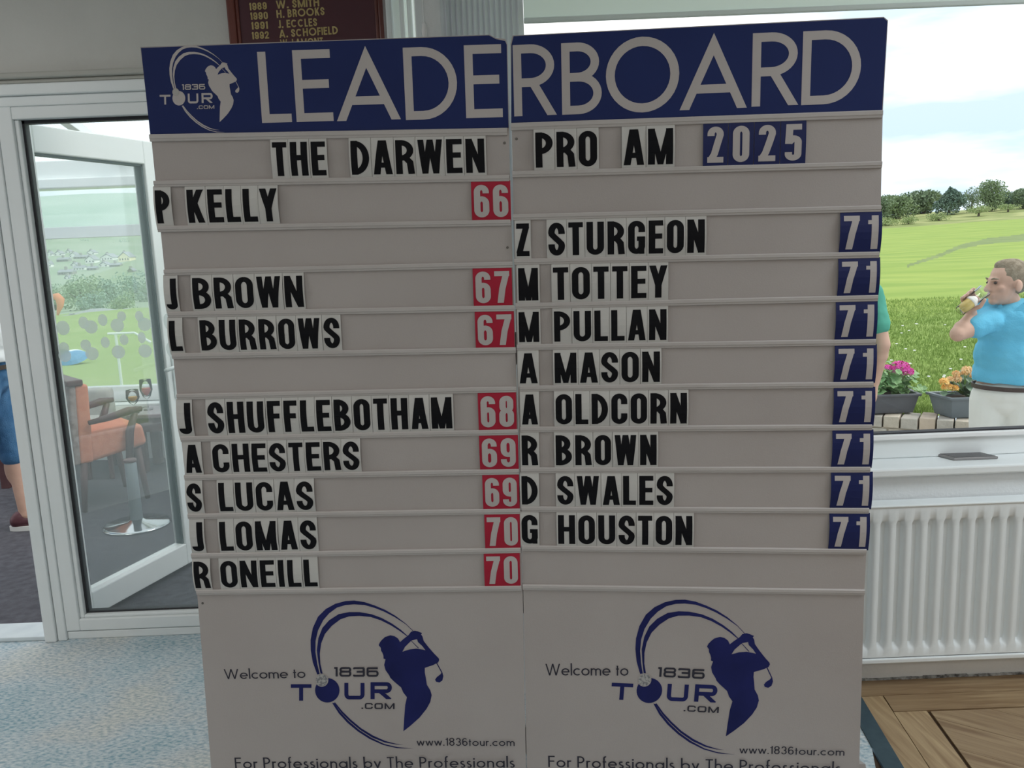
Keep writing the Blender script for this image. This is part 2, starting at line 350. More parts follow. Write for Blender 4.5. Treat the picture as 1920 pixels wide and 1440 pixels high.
for x, y, a, b in dots:
    c = at(x, y, DW+.020); k = DW/1480
    obj('frosted_dot', MB().add([c+V((math.cos(2*PI*i/24)*a*k, 0, math.sin(2*PI*i/24)*b*k)) for i in range(24)], [tuple(range(24))]), FROST, d1, loc=c)
# open leaf, swung out into the conservatory
LA = V((-1.868, 3.24, 0)); LB = V((-1.622, 3.985, 0)); LD = (LB-LA); LWd = LD.length; LD.normalize(); LN = V((LD.y, -LD.x, 0))
lf = sstruct('door_2', LA)
def lbox(*bs):
    m = MB()
    for a, b in bs: m.obox(LA, LD, LN, V((0, 0, 1)), a, b)
    return m
obj('door_leaf', lbox(((0, -.035, .02), (.095, .035, 2.03)), ((LWd-.10, -.035, .02), (LWd, .035, 2.03)), ((.095, -.035, 1.925), (LWd-.10, .035, 2.03)), ((.095, -.035, .02), (LWd-.10, .035, .125))), SASH, lf, bevel=.005)
obj('gasket', lbox(((LWd-.108, -.02, .125), (LWd-.10, .02, 1.925)), ((.095, -.02, .125), (.103, .02, 1.925)), ((.1, -.02, 1.917), (LWd-.1, .02, 1.925))), mat('grey_gasket', (.12, .16, .17), .6), lf)
obj('pane', lbox(((.1, -.003, .12), (LWd-.1, .003, 1.93))), GLASSL, lf)
hp = LWd-.055
hd = obj('handle_plate', lbox(((hp-.016, .035, .84), (hp+.016, .045, 1.09))), UPVC, lf, bevel=.004)
q = LA+LD*hp+V((0, 0, 1.0))
obj('door_handle', MB().tube([q+LN*.04, q+LN*.085, q+LN*.09-LD*.03, q+LN*.09-LD*.12+V((0, 0, -.008))], .0095, 10), UPVC, lf, smooth=True)
obj('lock', MB().lathe(q+V((0, 0, -.1))+LN*.045, [(.009, 0), (.009, .006)], 12, ax=LN), mat('steel', (.4, .4, .4), .3, metal=1), lf)

# ================================================================== CONSERVATORY
CY = 6.2
struct('floor', MB().add([(-7.5, DW+.08, -.002), (-.3, DW+.08, -.002), (-.3, CY, -.002), (-7.5, CY, -.002)], [(0, 1, 2, 3)]), mat('charcoal_matting', (.065, .063, .075), .8, (.105, .102, .12), 22, bump=.5, bscale=240, detail=8))
cz = lambda y: at(150, y, CY).z
z_sill, z_gb, z_t0, z_t1, z_b0, z_b1 = cz(757), cz(729), cz(446), cz(424), cz(353), cz(300)
struct('wall_outer', MB().box((-7.5, CY, -.3), (-.3, CY+.2, z_sill)), WALLW)
w3 = sstruct('window_3', (-3, CY, z_sill))
fr = MB().box((-7.5, CY+.04, z_sill), (-.3, CY+.12, z_gb)).box((-7.5, CY+.04, z_t0), (-.3, CY+.12, z_t1))
for x in (-7.4, -5.4, -3.72, -1.4, -.4): fr.box((x-.05, CY+.02, z_sill), (x+.05, CY+.13, z_b0))
obj('window_frame', fr, SASH, w3, bevel=.005)
obj('window_sill', MB().box((-7.5, CY-.10, z_sill-.03), (-.3, CY+.04, z_sill)), SASH, w3, bevel=.005)
obj('pane', MB().box((-7.4, CY+.07, z_gb), (-.4, CY+.074, z_b0)), GLASSL, w3)
obj('eaves_beam', MB().box((-7.5, CY-.04, z_b0), (-.3, CY+.14, z_b1)).box((-7.5, CY-.07, z_b0-.0), (-.3, CY-.04, z_b0+.07)), SASH, w3, bevel=.008)
# polycarbonate roof on white rafters
RZ0, RZ1 = z_b1, 2.95
def rp_(x, t, d=0): return V((x, DW+.14+(CY+.1-DW-.14)*t, RZ1+(RZ0-RZ1)*t+d))
rf = sstruct('roof', (-3, DW+.14, RZ1))
def polycarb():
    m = bpy.data.materials.new('polycarbonate'); m.use_nodes = True; t = m.node_tree; t.nodes.clear()
    c = t.nodes.new('ShaderNodeTexCoord'); wv = t.nodes.new('ShaderNodeTexWave'); wv.inputs['Scale'].default_value = 15; t.links.new(c.outputs['Object'], wv.inputs[0])
    r = t.nodes.new('ShaderNodeMapRange'); r.inputs[3].default_value = .08; r.inputs[4].default_value = .32; t.links.new(wv.outputs[1], r.inputs[0])
    tr = t.nodes.new('ShaderNodeBsdfTransparent'); tl = t.nodes.new('ShaderNodeBsdfTranslucent'); tl.inputs[0].default_value = (.92, .96, .98, 1)
    mx = t.nodes.new('ShaderNodeMixShader'); t.links.new(r.outputs[0], mx.inputs[0]); t.links.new(tr.outputs[0], mx.inputs[1]); t.links.new(tl.outputs[0], mx.inputs[2])
    o = t.nodes.new('ShaderNodeOutputMaterial'); t.links.new(mx.outputs[0], o.inputs[0]); return m
PC = polycarb(); xs = [-7.5, -6.3, -5.1, -3.9, -2.75, -1.6, -.3]
for i in range(6):
    a, b = xs[i], xs[i+1]; p = [rp_(a, 0), rp_(b, 0), rp_(b, 1), rp_(a, 1)]
    obj('roof_panel', MB().hexa([v-V((0, 0, .012)) for v in p]+p), PC, rf, loc=p[0])
for x in xs:
    p = [rp_(x-.03, 0), rp_(x+.03, 0), rp_(x+.03, 1), rp_(x-.03, 1)]
    obj('rafter', MB().hexa([v-V((0, 0, .07)) for v in p]+[v+V((0, 0, .02)) for v in p]), SASH, rf, loc=p[0], bevel=.004)
struct('wall_end', MB().box((-7.6, DW+.14, 0), (-7.5, CY, z_b1)), WALLW)
struct('wall_end', MB().box((-.3, DW+.14, 0), (-.2, CY, .45)).box((-.3, DW+.14, 2.6), (-.2, CY, 2.95)), WALLW)
w4 = sstruct('added_side_window', (-.25, 4.5, .45))  # unseen side glazing, added to let sky light reach the open leaf
obj('window_frame', MB().box((-.29, DW+.14, .45), (-.22, DW+.2, 2.6)).box((-.29, 4.6, .45), (-.22, 4.66, 2.6)).box((-.29, CY-.06, .45), (-.22, CY, 2.6)), UPVC, w4)
obj('pane', MB().box((-.26, DW+.2, .45), (-.256, CY-.06, 2.6)), GLASS, w4)
# exterior shell behind the board

# ================================================================== OUTSIDE: LAND
def lerp(tab, d):
    for i in range(len(tab)-1):
        if d <= tab[i+1][0]:
            t = max(0, (d-tab[i][0])/(tab[i+1][0]-tab[i][0])); t = t*t*(3-2*t)*.5+t*.5
            return tab[i][1]+(tab[i+1][1]-tab[i][1])*t
    return tab[-1][1]
TLf = [(5, -.5), (13, -.5), (40, -1.4), (100, -4), (200, -7), (320, -6), (450, 2), (600, 11), (750, 24), (1100, 60), (1500, 116), (1750, 100), (2600, 60)]
TRt = [(5, .28), (9, .56), (20, .86), (45, 1.3), (80, 1.75), (100, 3.2), (140, 4.0), (400, 4), (2600, 4)]
def terr(x, y):
    a = x/y; t = min(1, max(0, (a-.02)/.33)); t = t*t*(3-2*t)
    zr = lerp(TRt, y)
    if y > 12: zr += (a-.5)*(.010*y)*4*min(1, (y-12)/50) * (1 if y < 160 else 0)
    zr += .05*mnoise.noise(V((x*.35, y*.35, 0)))*min(1, y/12)
    if y > 9: zr += .35*mnoise.noise(V((x*.06, y*.05, 3)))*min(1, (y-9)/25)
    zl = lerp(TLf, y)
    if y > 20: zl += .012*y*mnoise.noise(V((x/y*5, y*.004, 7)))
    return zl*(1-t)+zr*t
def onland(px, py):
    v = ray(px, py); v = v/v.y; y = 6.
    while y < 2500:
        P = V((0, 0, CAMZ))+v*y
        if P.z <= terr(P.x, P.y): return V((P.x, P.y, terr(P.x, P.y)))
        y *= 1.006
    return V((0, 0, CAMZ))+v*1500
G_NEAR = mat('rough_lawn_grass', (.19, .28, .07), .9, (.27, .36, .11), 3.5, bump=.6, bscale=25, spec=.1, detail=8)
G_FAIR = mat('fairway_grass', (.22, .32, .075), .9, (.31, .39, .10), .9, stretch=(.5, 2.2, 1), spec=.1, detail=6)
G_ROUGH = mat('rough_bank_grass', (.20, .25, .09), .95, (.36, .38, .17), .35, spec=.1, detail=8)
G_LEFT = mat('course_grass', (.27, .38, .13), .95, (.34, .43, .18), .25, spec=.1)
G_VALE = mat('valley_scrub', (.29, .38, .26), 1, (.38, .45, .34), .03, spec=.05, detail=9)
G_HILL = mat('hazy_hill_pasture', (.38, .50, .42), 1, (.47, .57, .50), .006, spec=.05, detail=8)  # distance haze is mixed into this pale pasture colour
ys = [5.30]; 
while ys[-1] < 2500: ys.append(ys[-1]*1.026+.02)
As = list(np.linspace(-1.5, .38, 90))+list(np.linspace(.39, .70, 110))+list(np.linspace(.72, 1.5, 20))
tm = MB(); ng = len(As)
for y in ys:
    for a in As: tm.v.append(V((a*y, y, terr(a*y, y))))
fm = []
for i in range(len(ys)-1):
    for j in range(ng-1):
        k = i*ng+j; y = ys[i]; a = As[j]
        if y < 7.2 and -1.49 < a < -.02 and y*a > -7.8: 
            if ys[i+1] < 6.6: continue
        tm.f.append((k, k+1, k+ng+1, k+ng))
        nn = mnoise.noise(V((a*12, y*.03, 1)))
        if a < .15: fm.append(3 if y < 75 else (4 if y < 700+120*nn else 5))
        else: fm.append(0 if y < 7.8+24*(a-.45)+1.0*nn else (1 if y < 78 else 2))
RIDGE = [(1700, 500), (1718, 493), (1760, 480), (1800, 463), (1850, 453), (1930, 445)]
def ridge_hit(P_):
    d = P_-V((0, 0, CAMZ)); zc = d.dot(FW)
    if zc < 1: return False
    px, py = 960+FPX*d.dot(RT)/zc, 720-FPX*d.dot(UP)/zc
    for (xa_, ya_), (xb_, yb_) in zip(RIDGE, RIDGE[1:]):
        if xa_ <= px < xb_: return abs(py-(ya_+(yb_-ya_)*(px-xa_)/(xb_-xa_))) < 1.5+5.0*(px-1655)/265
    return False
for i, f_ in enumerate(tm.f):
    if fm[i] == 1 and ridge_hit(tm.v[f_[0]]): fm[i] = 6
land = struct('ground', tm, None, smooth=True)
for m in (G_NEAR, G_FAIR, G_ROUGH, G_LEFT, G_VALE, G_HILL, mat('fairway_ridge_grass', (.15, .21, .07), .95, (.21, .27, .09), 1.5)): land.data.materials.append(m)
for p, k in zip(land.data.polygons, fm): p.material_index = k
# blades and daisies on the near bank
bl = MB(); rnd = random.Random(3)
for i in range(42000):
    y = 5.35+5.5*rnd.random()**1.4; x = y*(.40+.30*rnd.random()); z = terr(x, y); h = .012+.028*rnd.random(); a = rnd.random()*PI; w_ = .004+.004*rnd.random(); k = len(bl.v)
    bl.v += [V((x-w_*math.cos(a), y-w_*math.sin(a), z-.01)), V((x+w_*math.cos(a), y+w_*math.sin(a), z-.01)), V((x+rnd.uniform(-.02, .02), y+rnd.uniform(-.02, .02), z+h))]; bl.f.append((k, k+1, k+2))
tag(obj('grass', bl, mat('grass_blades', (.22, .33, .08), .8, (.33, .43, .14), 2, spec=.2)), 'short rough grass with clover on the bank behind the planters', 'grass', kind='stuff')
da_ = MB()
for i in range(60):
    y = 5.5+3*rnd.random(); x = y*(.42+.2*rnd.random()); z = terr(x, y)+.03
    da_.lathe((x, y, z), [(.012, 0), (.012, .006)], 6)
tag(obj('daisies', da_, mat('daisy_white', (.9, .9, .88), .6)), 'scattered small white daisies in the grass bank', 'flowers', kind='stuff')

def foliage(mb, c, r, n, leaf, rn, cone=False):
    cl = []
    for i in range(14):
        d = V((rn.gauss(0, 1), rn.gauss(0, 1), rn.gauss(0, 1))).normalized(); q = .66*rn.random()**.5
        cl.append((V((d.x*r[0]*q, d.y*r[1]*q, d.z*r[2]*q)), .42+.2*rn.random()))
    for i in range(n):
        o, s = rn.choice(cl); d = V((rn.gauss(0, 1), rn.gauss(0, 1), rn.gauss(0, 1))).normalized()*(.75+.3*rn.random())
        p = o+V((d.x*r[0]*s, d.y*r[1]*s, d.z*r[2]*s))
        if cone:
            t = (p.z/r[2]+1)/2; t = min(1, max(0, t)); p.x *= 1.35*(1-t)+.12; p.y *= 1.35*(1-t)+.12
        p = V(c)+p; a = V((rn.gauss(0, 1), rn.gauss(0, 1), rn.gauss(0, 1))).normalized()*leaf; b = a.cross(V((rn.gauss(0, 1), rn.gauss(0, 1), rn.gauss(0, 1)))).normalized()*leaf*.6; k = len(mb.v)
        mb.v += [p-a, p+b, p+a, p-b]; mb.f.append((k, k+1, k+2, k+3))
BARK = mat('tree_bark', (.10, .08, .06), .9, (.16, .13, .10), 8)
def tree(px, top, base_py, wpx, Y, m, label, grp, rn, n=1500, cone=False, name='tree', bush=False):
    b = at(px, base_py, Y); zt = at(px, top, Y).z; z0 = min(b.z, terr(b.x, b.y)) if not bush else b.z
    rw = wpx/2*Y/FPX*1.25; h = zt-z0
    t = empty(name, (b.x, b.y, z0), label, 'bush' if bush else 'tree', grp)
    zc = z0+h*.5; rz = h*(.5 if bush else .5)
    f = MB(); foliage(f, (b.x, b.y, zc), (rw, rw, rz), n, max(rw, .3)*.062, rn, cone); obj('foliage', f, m, t)
    tk = MB().tube([(b.x, b.y, z0-.2), (b.x+.02*rw, b.y, z0+h*.35), (b.x, b.y, z0+h*.75)], [rw*.07+.03, rw*.05+.02, .02], 6)
    for s in (-1, 1): tk.tube([(b.x, b.y, z0+h*.35), (b.x+s*rw*.5, b.y, z0+h*.65)], [rw*.04, .01], 5)
    obj('trunk', tk, BARK, t); return t
rn = random.Random(11)
TA = mat('tree_leaves_grey_green', (.17, .235, .145), .9, (.25, .32, .20), .5, spec=.1)
TB = mat('tree_leaves_mid_green', (.19, .26, .14), .9, (.29, .37, .21), .5, spec=.1)
TC_ = mat('conifer_needles', (.13, .20, .16), .9, (.19, .26, .20), .5, spec=.1)
TD = mat('bush_leaves_pale', (.27, .36, .15), .9, (.40, .46, .24), .8, spec=.1)
RT_ = [(1650, 366, 402, 48, 88, TA, 'round grey-green tree just right of the board edge, first in the tree line'),
 (1683, 361, 404, 62, 94.5, TB, 'broad mid-green tree, second in the tree line beyond the fairway'),
 (1732, 357, 402, 74, 102, TA, 'widest rounded tree in the tree line, left of the dark conifer'),
 (1779, 347, 398, 58, 94, TC_, 'dark pointed conifer standing in the middle of the tree line'),
 (1822, 350, 386, 36, 101, TA, 'small sparse tree between the conifer and the tallest tree'),
 (1858, 335, 386, 48, 94, TB, 'tallest open-crowned tree in the tree line above the fairway'),
 (1893, 357, 386, 44, 101, TC_, 'dark low tree near the right edge above the man'),
 (1925, 356, 386, 50, 94, TA, 'grey-green tree cut by the right edge of the view'),
 (1610, 368, 405, 70, 101, TA, 'rounded tree mostly hidden behind the right edge of the board')]
for i, (px, tp, bs_, wp, Y, m, lb) in enumerate(RT_):
    tree(px, tp, bs_, wp, Y, m, lb, 'trees along the far edge of the fairway', rn, n=4200 if i != 4 else 1500, cone=(i == 3))
for px, tp, bs_, wp, Y, lb in [(1660, 408, 428, 40, 84, 'pale green bush at the foot of the tree line beside the board edge'), (1703, 404, 424, 34, 84, 'small pale bush on the rough bank under the broad trees'),
  (1835, 384, 402, 40, 88, 'low pale bush on the bank below the sparse tree'), (1890, 382, 396, 34, 90, 'low dark-topped bush on the bank above the drinking man'), (1760, 398, 414, 36, 86, 'low bush on the bank beneath the conifer')]:
    tree(px, tp, bs_, wp, Y, TD, lb, 'bushes on the rough bank', rn, n=700, name='bush', bush=True)
TE = mat('vale_tree_leaves', (.28, .40, .26), .9, (.40, .50, .35), .25, spec=.1)  # leaf colours here and in the bluish copy are lightened for haze
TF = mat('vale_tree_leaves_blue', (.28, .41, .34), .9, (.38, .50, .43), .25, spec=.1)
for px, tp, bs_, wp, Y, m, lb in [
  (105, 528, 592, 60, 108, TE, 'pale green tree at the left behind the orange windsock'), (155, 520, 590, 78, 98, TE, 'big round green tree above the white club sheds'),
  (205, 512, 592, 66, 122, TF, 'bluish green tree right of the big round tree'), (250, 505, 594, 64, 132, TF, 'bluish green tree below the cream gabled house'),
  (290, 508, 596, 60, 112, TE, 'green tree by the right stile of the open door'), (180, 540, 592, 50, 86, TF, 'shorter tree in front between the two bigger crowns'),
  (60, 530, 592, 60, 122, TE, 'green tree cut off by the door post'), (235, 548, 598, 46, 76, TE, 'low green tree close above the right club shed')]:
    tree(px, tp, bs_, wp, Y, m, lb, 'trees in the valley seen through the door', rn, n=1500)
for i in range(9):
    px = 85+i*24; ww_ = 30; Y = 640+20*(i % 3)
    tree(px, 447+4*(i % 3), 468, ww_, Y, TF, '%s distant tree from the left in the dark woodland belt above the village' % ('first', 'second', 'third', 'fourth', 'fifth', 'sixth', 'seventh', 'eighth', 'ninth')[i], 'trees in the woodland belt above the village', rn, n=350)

# village
HW = mat('house_render_white', (.95, .95, .92), .8); HY = mat('house_render_cream', (.95, .88, .60), .8); HG = mat('house_stone', (.40, .40, .36), .9); HR = mat('slate_roof', (.36, .38, .40), .8); WD = mat('window_dark', (.06, .08, .09), .3)
def house(px, py, wpx, hpx, m, label, gable=True, Y=None):
    P = onland(px, py+hpx*.5) if Y is None else at(px, py+hpx*.5, Y)
    k = P.y/FPX; w_, h_ = wpx*k/2, hpx*k; x, y, z = P
    t = empty('house', (x, y, z), label, 'house', 'houses of the village across the valley')
    we = h_*.5; dp = w_*1.2; b = MB()
    if gable:
        b.add([(x-w_, y, z-3), (x+w_, y, z-3), (x+w_, y, z+we), (x, y, z+h_), (x-w_, y, z+we), (x-w_, y+2*dp, z-3), (x+w_, y+2*dp, z-3), (x+w_, y+2*dp, z+we), (x, y+2*dp, z+h_), (x-w_, y+2*dp, z+we)],
              [(0, 1, 2, 3, 4), (9, 8, 7, 6, 5), (0, 4, 9, 5), (1, 6, 7, 2)])
        r = MB()
        for s in (-1, 1):
            a = V((x, y-.4, z+h_+.25)); c = V((x+s*w_*1.08, y-.4, z+we-.25)); d = V((0, 2*dp+.8, 0)); u = V((0, 0, .3))
            r.hexa([a, c, c+d, a+d, a+u, c+u, c+d+u, a+d+u])
    else:
        b.box((x-w_, y, z-3), (x+w_, y+dp, z+we))
        r = MB().add([(x-w_*1.03, y-.3, z+we), (x+w_*1.03, y-.3, z+we), (x+w_*1.03, y+dp+.3, z+we), (x-w_*1.03, y+dp+.3, z+we), (x-w_*.95, y+dp/2, z+h_), (x+w_*.95, y+dp/2, z+h_)],
                     [(0, 1, 5, 4), (2, 3, 4, 5), (1, 2, 5), (3, 0, 4), (3, 2, 1, 0)])
    bd = obj('walls', b, m, t); obj('roof', r, HR, t)
    n = max(2, int(wpx/5)); wd = MB()
    for i in range(n):
        xx = x-w_*.7+1.4*w_*i/(n-1); wd.box((xx-w_*.35/n, y-.06, z+we*.35), (xx+w_*.35/n, y+.02, z+we*.75))
    obj('windows', wd, WD, t); obj('chimney', MB().box((x-w_*.1-.5, y+dp*.5-.5, z+we), (x-w_*.1+.5, y+dp*.5+.5, z+h_+1.2)), HG, t)
for a in [(169, 488, 17, 13, HW, 'white gabled house in the middle of the village'), (200.6, 483, 22, 11, HW, 'wide low white gabled house right of the village middle'), (233, 483, 21, 16, HY, 'cream gabled house, the brightest and rightmost large gable'),
          (170, 474, 13, 7, HW, 'small white house high behind the middle gable'), (137, 479, 12, 8, HW, 'small white house in the upper left rows'), (109, 476, 12, 8, HW, 'white house at the left among the upper village rows'), (93, 477, 8, 8, HW, 'leftmost white house in the upper village row'),
          (128, 473, 9, 5, HW, 'tiny white house topmost on the left of the village'), (194, 497, 14, 8, HW, 'white house just below the wide low gable'), (139, 497, 11, 6, HW, 'small white house below the middle left row'), (91, 496, 9, 11, HW, 'tall pale house at the left rim of the glass'),
          (126, 521, 9, 6, HW, 'lowest small white house, set among trees'), (245, 508, 11, 6, HG, 'small stone house low on the right of the village')]: house(*a)
for a in [(122, 511, 28, 10, HG, 'long stone terrace in the lower left of the village'), (148, 503, 22, 9, HW, 'white terrace below the middle gable'), (172, 503, 18, 8, HG, 'short stone terrace under the village middle'), (117, 487, 22, 8, HG, 'stone terrace between the two upper left rows'),
          (150, 482, 24, 7, HG, 'stone terrace behind the middle gable'), (215, 497, 20, 7, HG, 'stone terrace below the cream gabled house')]: house(*a, gable=False)
# club sheds
def shed(x0, x1, y0, y1, Y, label):
    a = at(x0, y1, Y); b = at(x1, y1, Y); c = at(x0, y0, Y); z0 = min(a.z, b.z); h = c.z-a.z
    t = empty('shed', (a.x, a.y, z0), label, 'shed', 'white club sheds below the trees')
    obj('walls', MB().box((a.x, Y, z0-1.5), (b.x, Y+3, z0+h*.72)), HW, t)
    obj('roof', MB().add([(a.x-.2, Y-.3, z0+h*.70), (b.x+.2, Y-.3, z0+h*.70), (b.x+.2, Y+3.3, z0+h*.7), (a.x-.2, Y+3.3, z0+h*.7), (a.x+.6, Y+1.5, z0+h*1.1), (b.x-.6, Y+1.5, z0+h*1.1)], [(0, 1, 5, 4), (2, 3, 4, 5), (1, 2, 5), (3, 0, 4), (3, 2, 1, 0)]), HR, t)
    for i in range(4):
        x = a.x+(b.x-a.x)*(i+.5)/4; obj('window', MB().box((x-.15, Y-.03, z0+h*.25), (x+.15, Y+.02, z0+h*.55)), WD, t)
shed(100, 127, 592, 607, 52, 'small white shed with grey roof at the left below the trees'); shed(138, 192, 582, 601, 60, 'long white shed with grey roof below the big round tree'); shed(205, 240, 582, 600, 64, 'grey-roofed white shed right of the long one')
# umbrella on the grass
P = onland(138, 683); um = empty('golf_umbrella', P, 'blue and white golf umbrella lying open on the grass', 'umbrella')
k = P.y/FPX; R0 = 30*k
for i in range(8):
    a0, a1 = 2*PI*i/8, 2*PI*(i+1)/8; mb = MB(); q = Matrix.Rotation(.35, 3, 'X')
    for j in range(5):
        ph = j/4*1.2
        for a in (a0, (a0+a1)/2, a1): mb.v.append(P+V((0, 0, .1))+q @ V((math.sin(ph)*math.cos(a)*R0, math.sin(ph)*math.sin(a)*R0, (math.cos(ph)-.3)*R0*.8)))
    for j in range(4):
        for s in (0, 1): mb.f.append((j*3+s, j*3+s+1, j*3+s+4, j*3+s+3))
    obj('canopy_panel', mb, mat('umbrella_white', (.85, .9, .95), .5) if i in (1, 2) else mat('umbrella_blue', (.10, .30, .55), .5), um)
obj('shaft', MB().tube([P+V((0, 0, .1)), P+V((0, -R0*.5, .02))], .02, 6), WD, um)
# T post and windsock
Y = 9.0; pb = at(228, 727, Y); pb.z = terr(pb.x, pb.y); pt = at(217, 627, Y)
ps = empty('rotary_post', pb, 'white T-shaped metal post with bent arm outside the far window', 'post')
obj('pole', MB().tube([V((pt.x, Y, pb.z)), V((pt.x, Y, pt.z))], .016, 8), UPVC, ps)
obj('arm', MB().tube([at(202, 626, Y), at(252, 624, Y), at(283, 642, Y)], .014, 8), UPVC, ps)
Y = 14; a = at(105, 552, Y); gz = terr(a.x, Y)
wsk = empty('windsock', (a.x-.15, Y, gz), 'limp orange windsock on a thin pole above the lawn', 'windsock')
obj('pole', MB().tube([(a.x-.13, Y, gz), (a.x-.13, Y, a.z+.03)], .010, 6), UPVC, wsk)
obj('sock', MB().tube([at(100, 556, Y), at(107, 556, Y), at(113, 562, Y), at(113, 574, Y), at(110, 583, Y), at(108, 591, Y)], [.045, .065, .07, .05, .03, .018], 12), mat('orange_sock', (.80, .30, .16), .7), wsk, smooth=True)

# ================================================================== PATIO, BRICK WALL, PLANTERS (right)
PZ = -.36
struct('patio', MB().box((-.2, WW+.2, PZ-.05), (9, 5.6, PZ)), mat('patio_slabs', (.42, .38, .33), .9, (.52, .48, .42), 2))
TOPZ = .33
A = fl(1640, 779, TOPZ); B = fl(1832, 792, TOPZ); D = (B-A).normalized(); NB = V((-D.y, D.x, 0))
gw = sstruct('garden_wall', (A.x, A.y, PZ))
obj('core', MB().obox(A, D, NB, V((0, 0, 1)), (-1.9, .012, PZ-TOPZ), (4.5, .19, -.075)), mat('brick_core', (.40, .35, .28), .9, (.5, .44, .36), 20), gw)
BR = [mat('sandy_brick_%s' % n_, c, .9, c2, 14, bump=.4, bscale=60) for n_, c, c2 in (('pale', (.50, .44, .36), (.60, .54, .45)), ('warm', (.54, .44, .34), (.62, .52, .42)), ('grey', (.44, .41, .36), (.55, .51, .45)))]
s = -1.9; i = 0
while s < 4.5:
    w_ = .098+.008*random.random(); zt = random.uniform(-.005, .005); yf = random.uniform(-.004, .004); rr = random.uniform(-.02, .02)
    e1 = (D+V((0, 0, rr))).normalized()
    obj('brick', MB().obox(A+D*s, e1, NB, V((0, 0, 1)), (.005, yf, -.075), (w_-.005, .20, zt)), BR[random.randrange(3)], gw, loc=A+D*s, bevel=.005); s += w_; i += 1
for row in range(2):
    s = -1.9-.11*row
    while s < 4.5:
        obj('brick', MB().obox(A+D*s, D, NB, V((0, 0, 1)), (.004, random.uniform(-.003, .002), -.075*(row+2)), (.212, .012, -.075*(row+1)-.008)), BR[random.randrange(3)], gw, loc=A+D*s, bevel=.004); s += .22
PLM = mat('planter_plastic', (.10, .105, .12), .5, (.13, .135, .15), 6, bump=.1, bscale=40); PLM2 = mat('planter_plastic_grey', (.15, .18, .20), .5, (.19, .22, .24), 6, bump=.1, bscale=40); SOIL = mat('compost', (.05, .035, .025), 1)
def planter(O, ex, ey, L, Wd, H, m, label):
    t = empty('planter', O, label, 'planter', 'planters on the garden wall'); ez = V((0, 0, 1))
    def ring(k, z, ins=0): return [O+ex*(ins+k)+ey*(ins+k)+ez*z, O+ex*(L-k-ins)+ey*(ins+k)+ez*z, O+ex*(L-k-ins)+ey*(Wd-k-ins)+ez*z, O+ex*(ins+k)+ey*(Wd-k-ins)+ez*z]
    mb = MB(); R = [ring(.025, 0), ring(.0, H*.88), ring(-.012, H*.88), ring(-.014, H), ring(.010, H), ring(.014, H*.8), ring(.03, .01)]
    for r in R: mb.v += r
    for i in range(len(R)-1):
        for j in range(4): mb.f.append((i*4+j, i*4+(j+1) % 4, i*4+4+(j+1) % 4, i*4+4+j))
    mb.f.append((3, 2, 1, 0)); mb.f.append((24, 25, 26, 27)); obj('trough', mb, m, t, bevel=.003)
    s_ = ring(.016, H*.82); obj('compost', MB().add(s_, [(0, 1, 2, 3)]), SOIL, t); return t
def leafdisc(mb, c, n, r, lobes=7):
    n = n.normalized(); a = n.cross(V((.3, .2, 1))).normalized(); b = n.cross(a); k = len(mb.v); mb.v.append(c-n*r*.25); K = 14
    for i in range(K):
        t = 2*PI*i/K; q = r*(1+.12*math.cos(lobes*t)); mb.v.append(c+a*q*math.cos(t)+b*q*math.sin(t)+n*r*.1*math.sin(3*t))
    for i in range(K): mb.f.append((k, k+1+i, k+1+(i+1) % K))
LEAFG = mat('geranium_leaf', (.16, .32, .13), .6, (.28, .44, .20), 9); STEM = mat('green_stem', (.22, .36, .10), .6)
PK = mat('pink_petal', (.75, .05, .38), .6, (.85, .16, .55), 30); YL = mat('peach_petal', (.90, .55, .22), .6, (.92, .70, .42), 30); OR = mat('orange_petal', (.90, .48, .10), .6, (.95, .66, .25), 30)
r5 = random.Random(5)
def floret_head(name, c, R, m, par, n=70, pr=.011):
    mb = MB()
    for i in range(n):
        d = V((r5.gauss(0, 1), r5.gauss(0, 1), abs(r5.gauss(0, 1))-.35)).normalized(); p = c+V((d.x*R, d.y*R, d.z*R*.72))
        a = d.cross(V((.1, .3, 1))).normalized(); b = d.cross(a)
        for q in range(5):
            t = 2*PI*q/5+r5.random(); e = a*math.cos(t)+b*math.sin(t); f_ = a*math.cos(t+.6)+b*math.sin(t+.6); k = len(mb.v)
            mb.v += [p, p+e*pr*1.1+d*.003, p+(e+f_)*pr*.8+d*.004, p+f_*pr*1.1+d*.003]; mb.f.append((k, k+1, k+2, k+3))
    return obj(name, mb, m, par)
# planter with the pink geranium
PR = fl(1722, 776, TOPZ)+V((0, 0, .004)); ex = V((-1, .03, 0)).normalized(); ey = V((.10, 1, 0)).normalized()
Lh = at(1722, 738, PR.y).z-PR.z
p1 = planter(PR+ex*.62+V((0, 0, 0)), -ex, ey, .62, .21, Lh, PLM, 'dark grey rectangular trough planter left of the grey one, holding the pink geranium')
pl = empty('geranium', PR+ex*.16+ey*.1+V((0, 0, Lh*.82)), 'geranium with one big magenta-pink flower head and round green leaves in the dark trough', 'plant', 'plants in the planters')
lm = MB(); bc = at(1672, 735, PR.y+.1)
for i in range(95):
    c = bc+V((r5.gauss(0, .075), r5.gauss(0, .045), .01+abs(r5.gauss(.05, .05)))); leafdisc(lm, c, V((r5.gauss(0, .5), r5.gauss(-.5, .5), 1)), .022+.018*r5.random())
for i in range(12):
    c = bc+V((r5.uniform(.08, .19), r5.gauss(0, .04), r5.uniform(-.02, .02))); leafdisc(lm, c, V((r5.gauss(0, .5), -.5, 1)), .018)
obj('leaves', lm, LEAFG, pl)
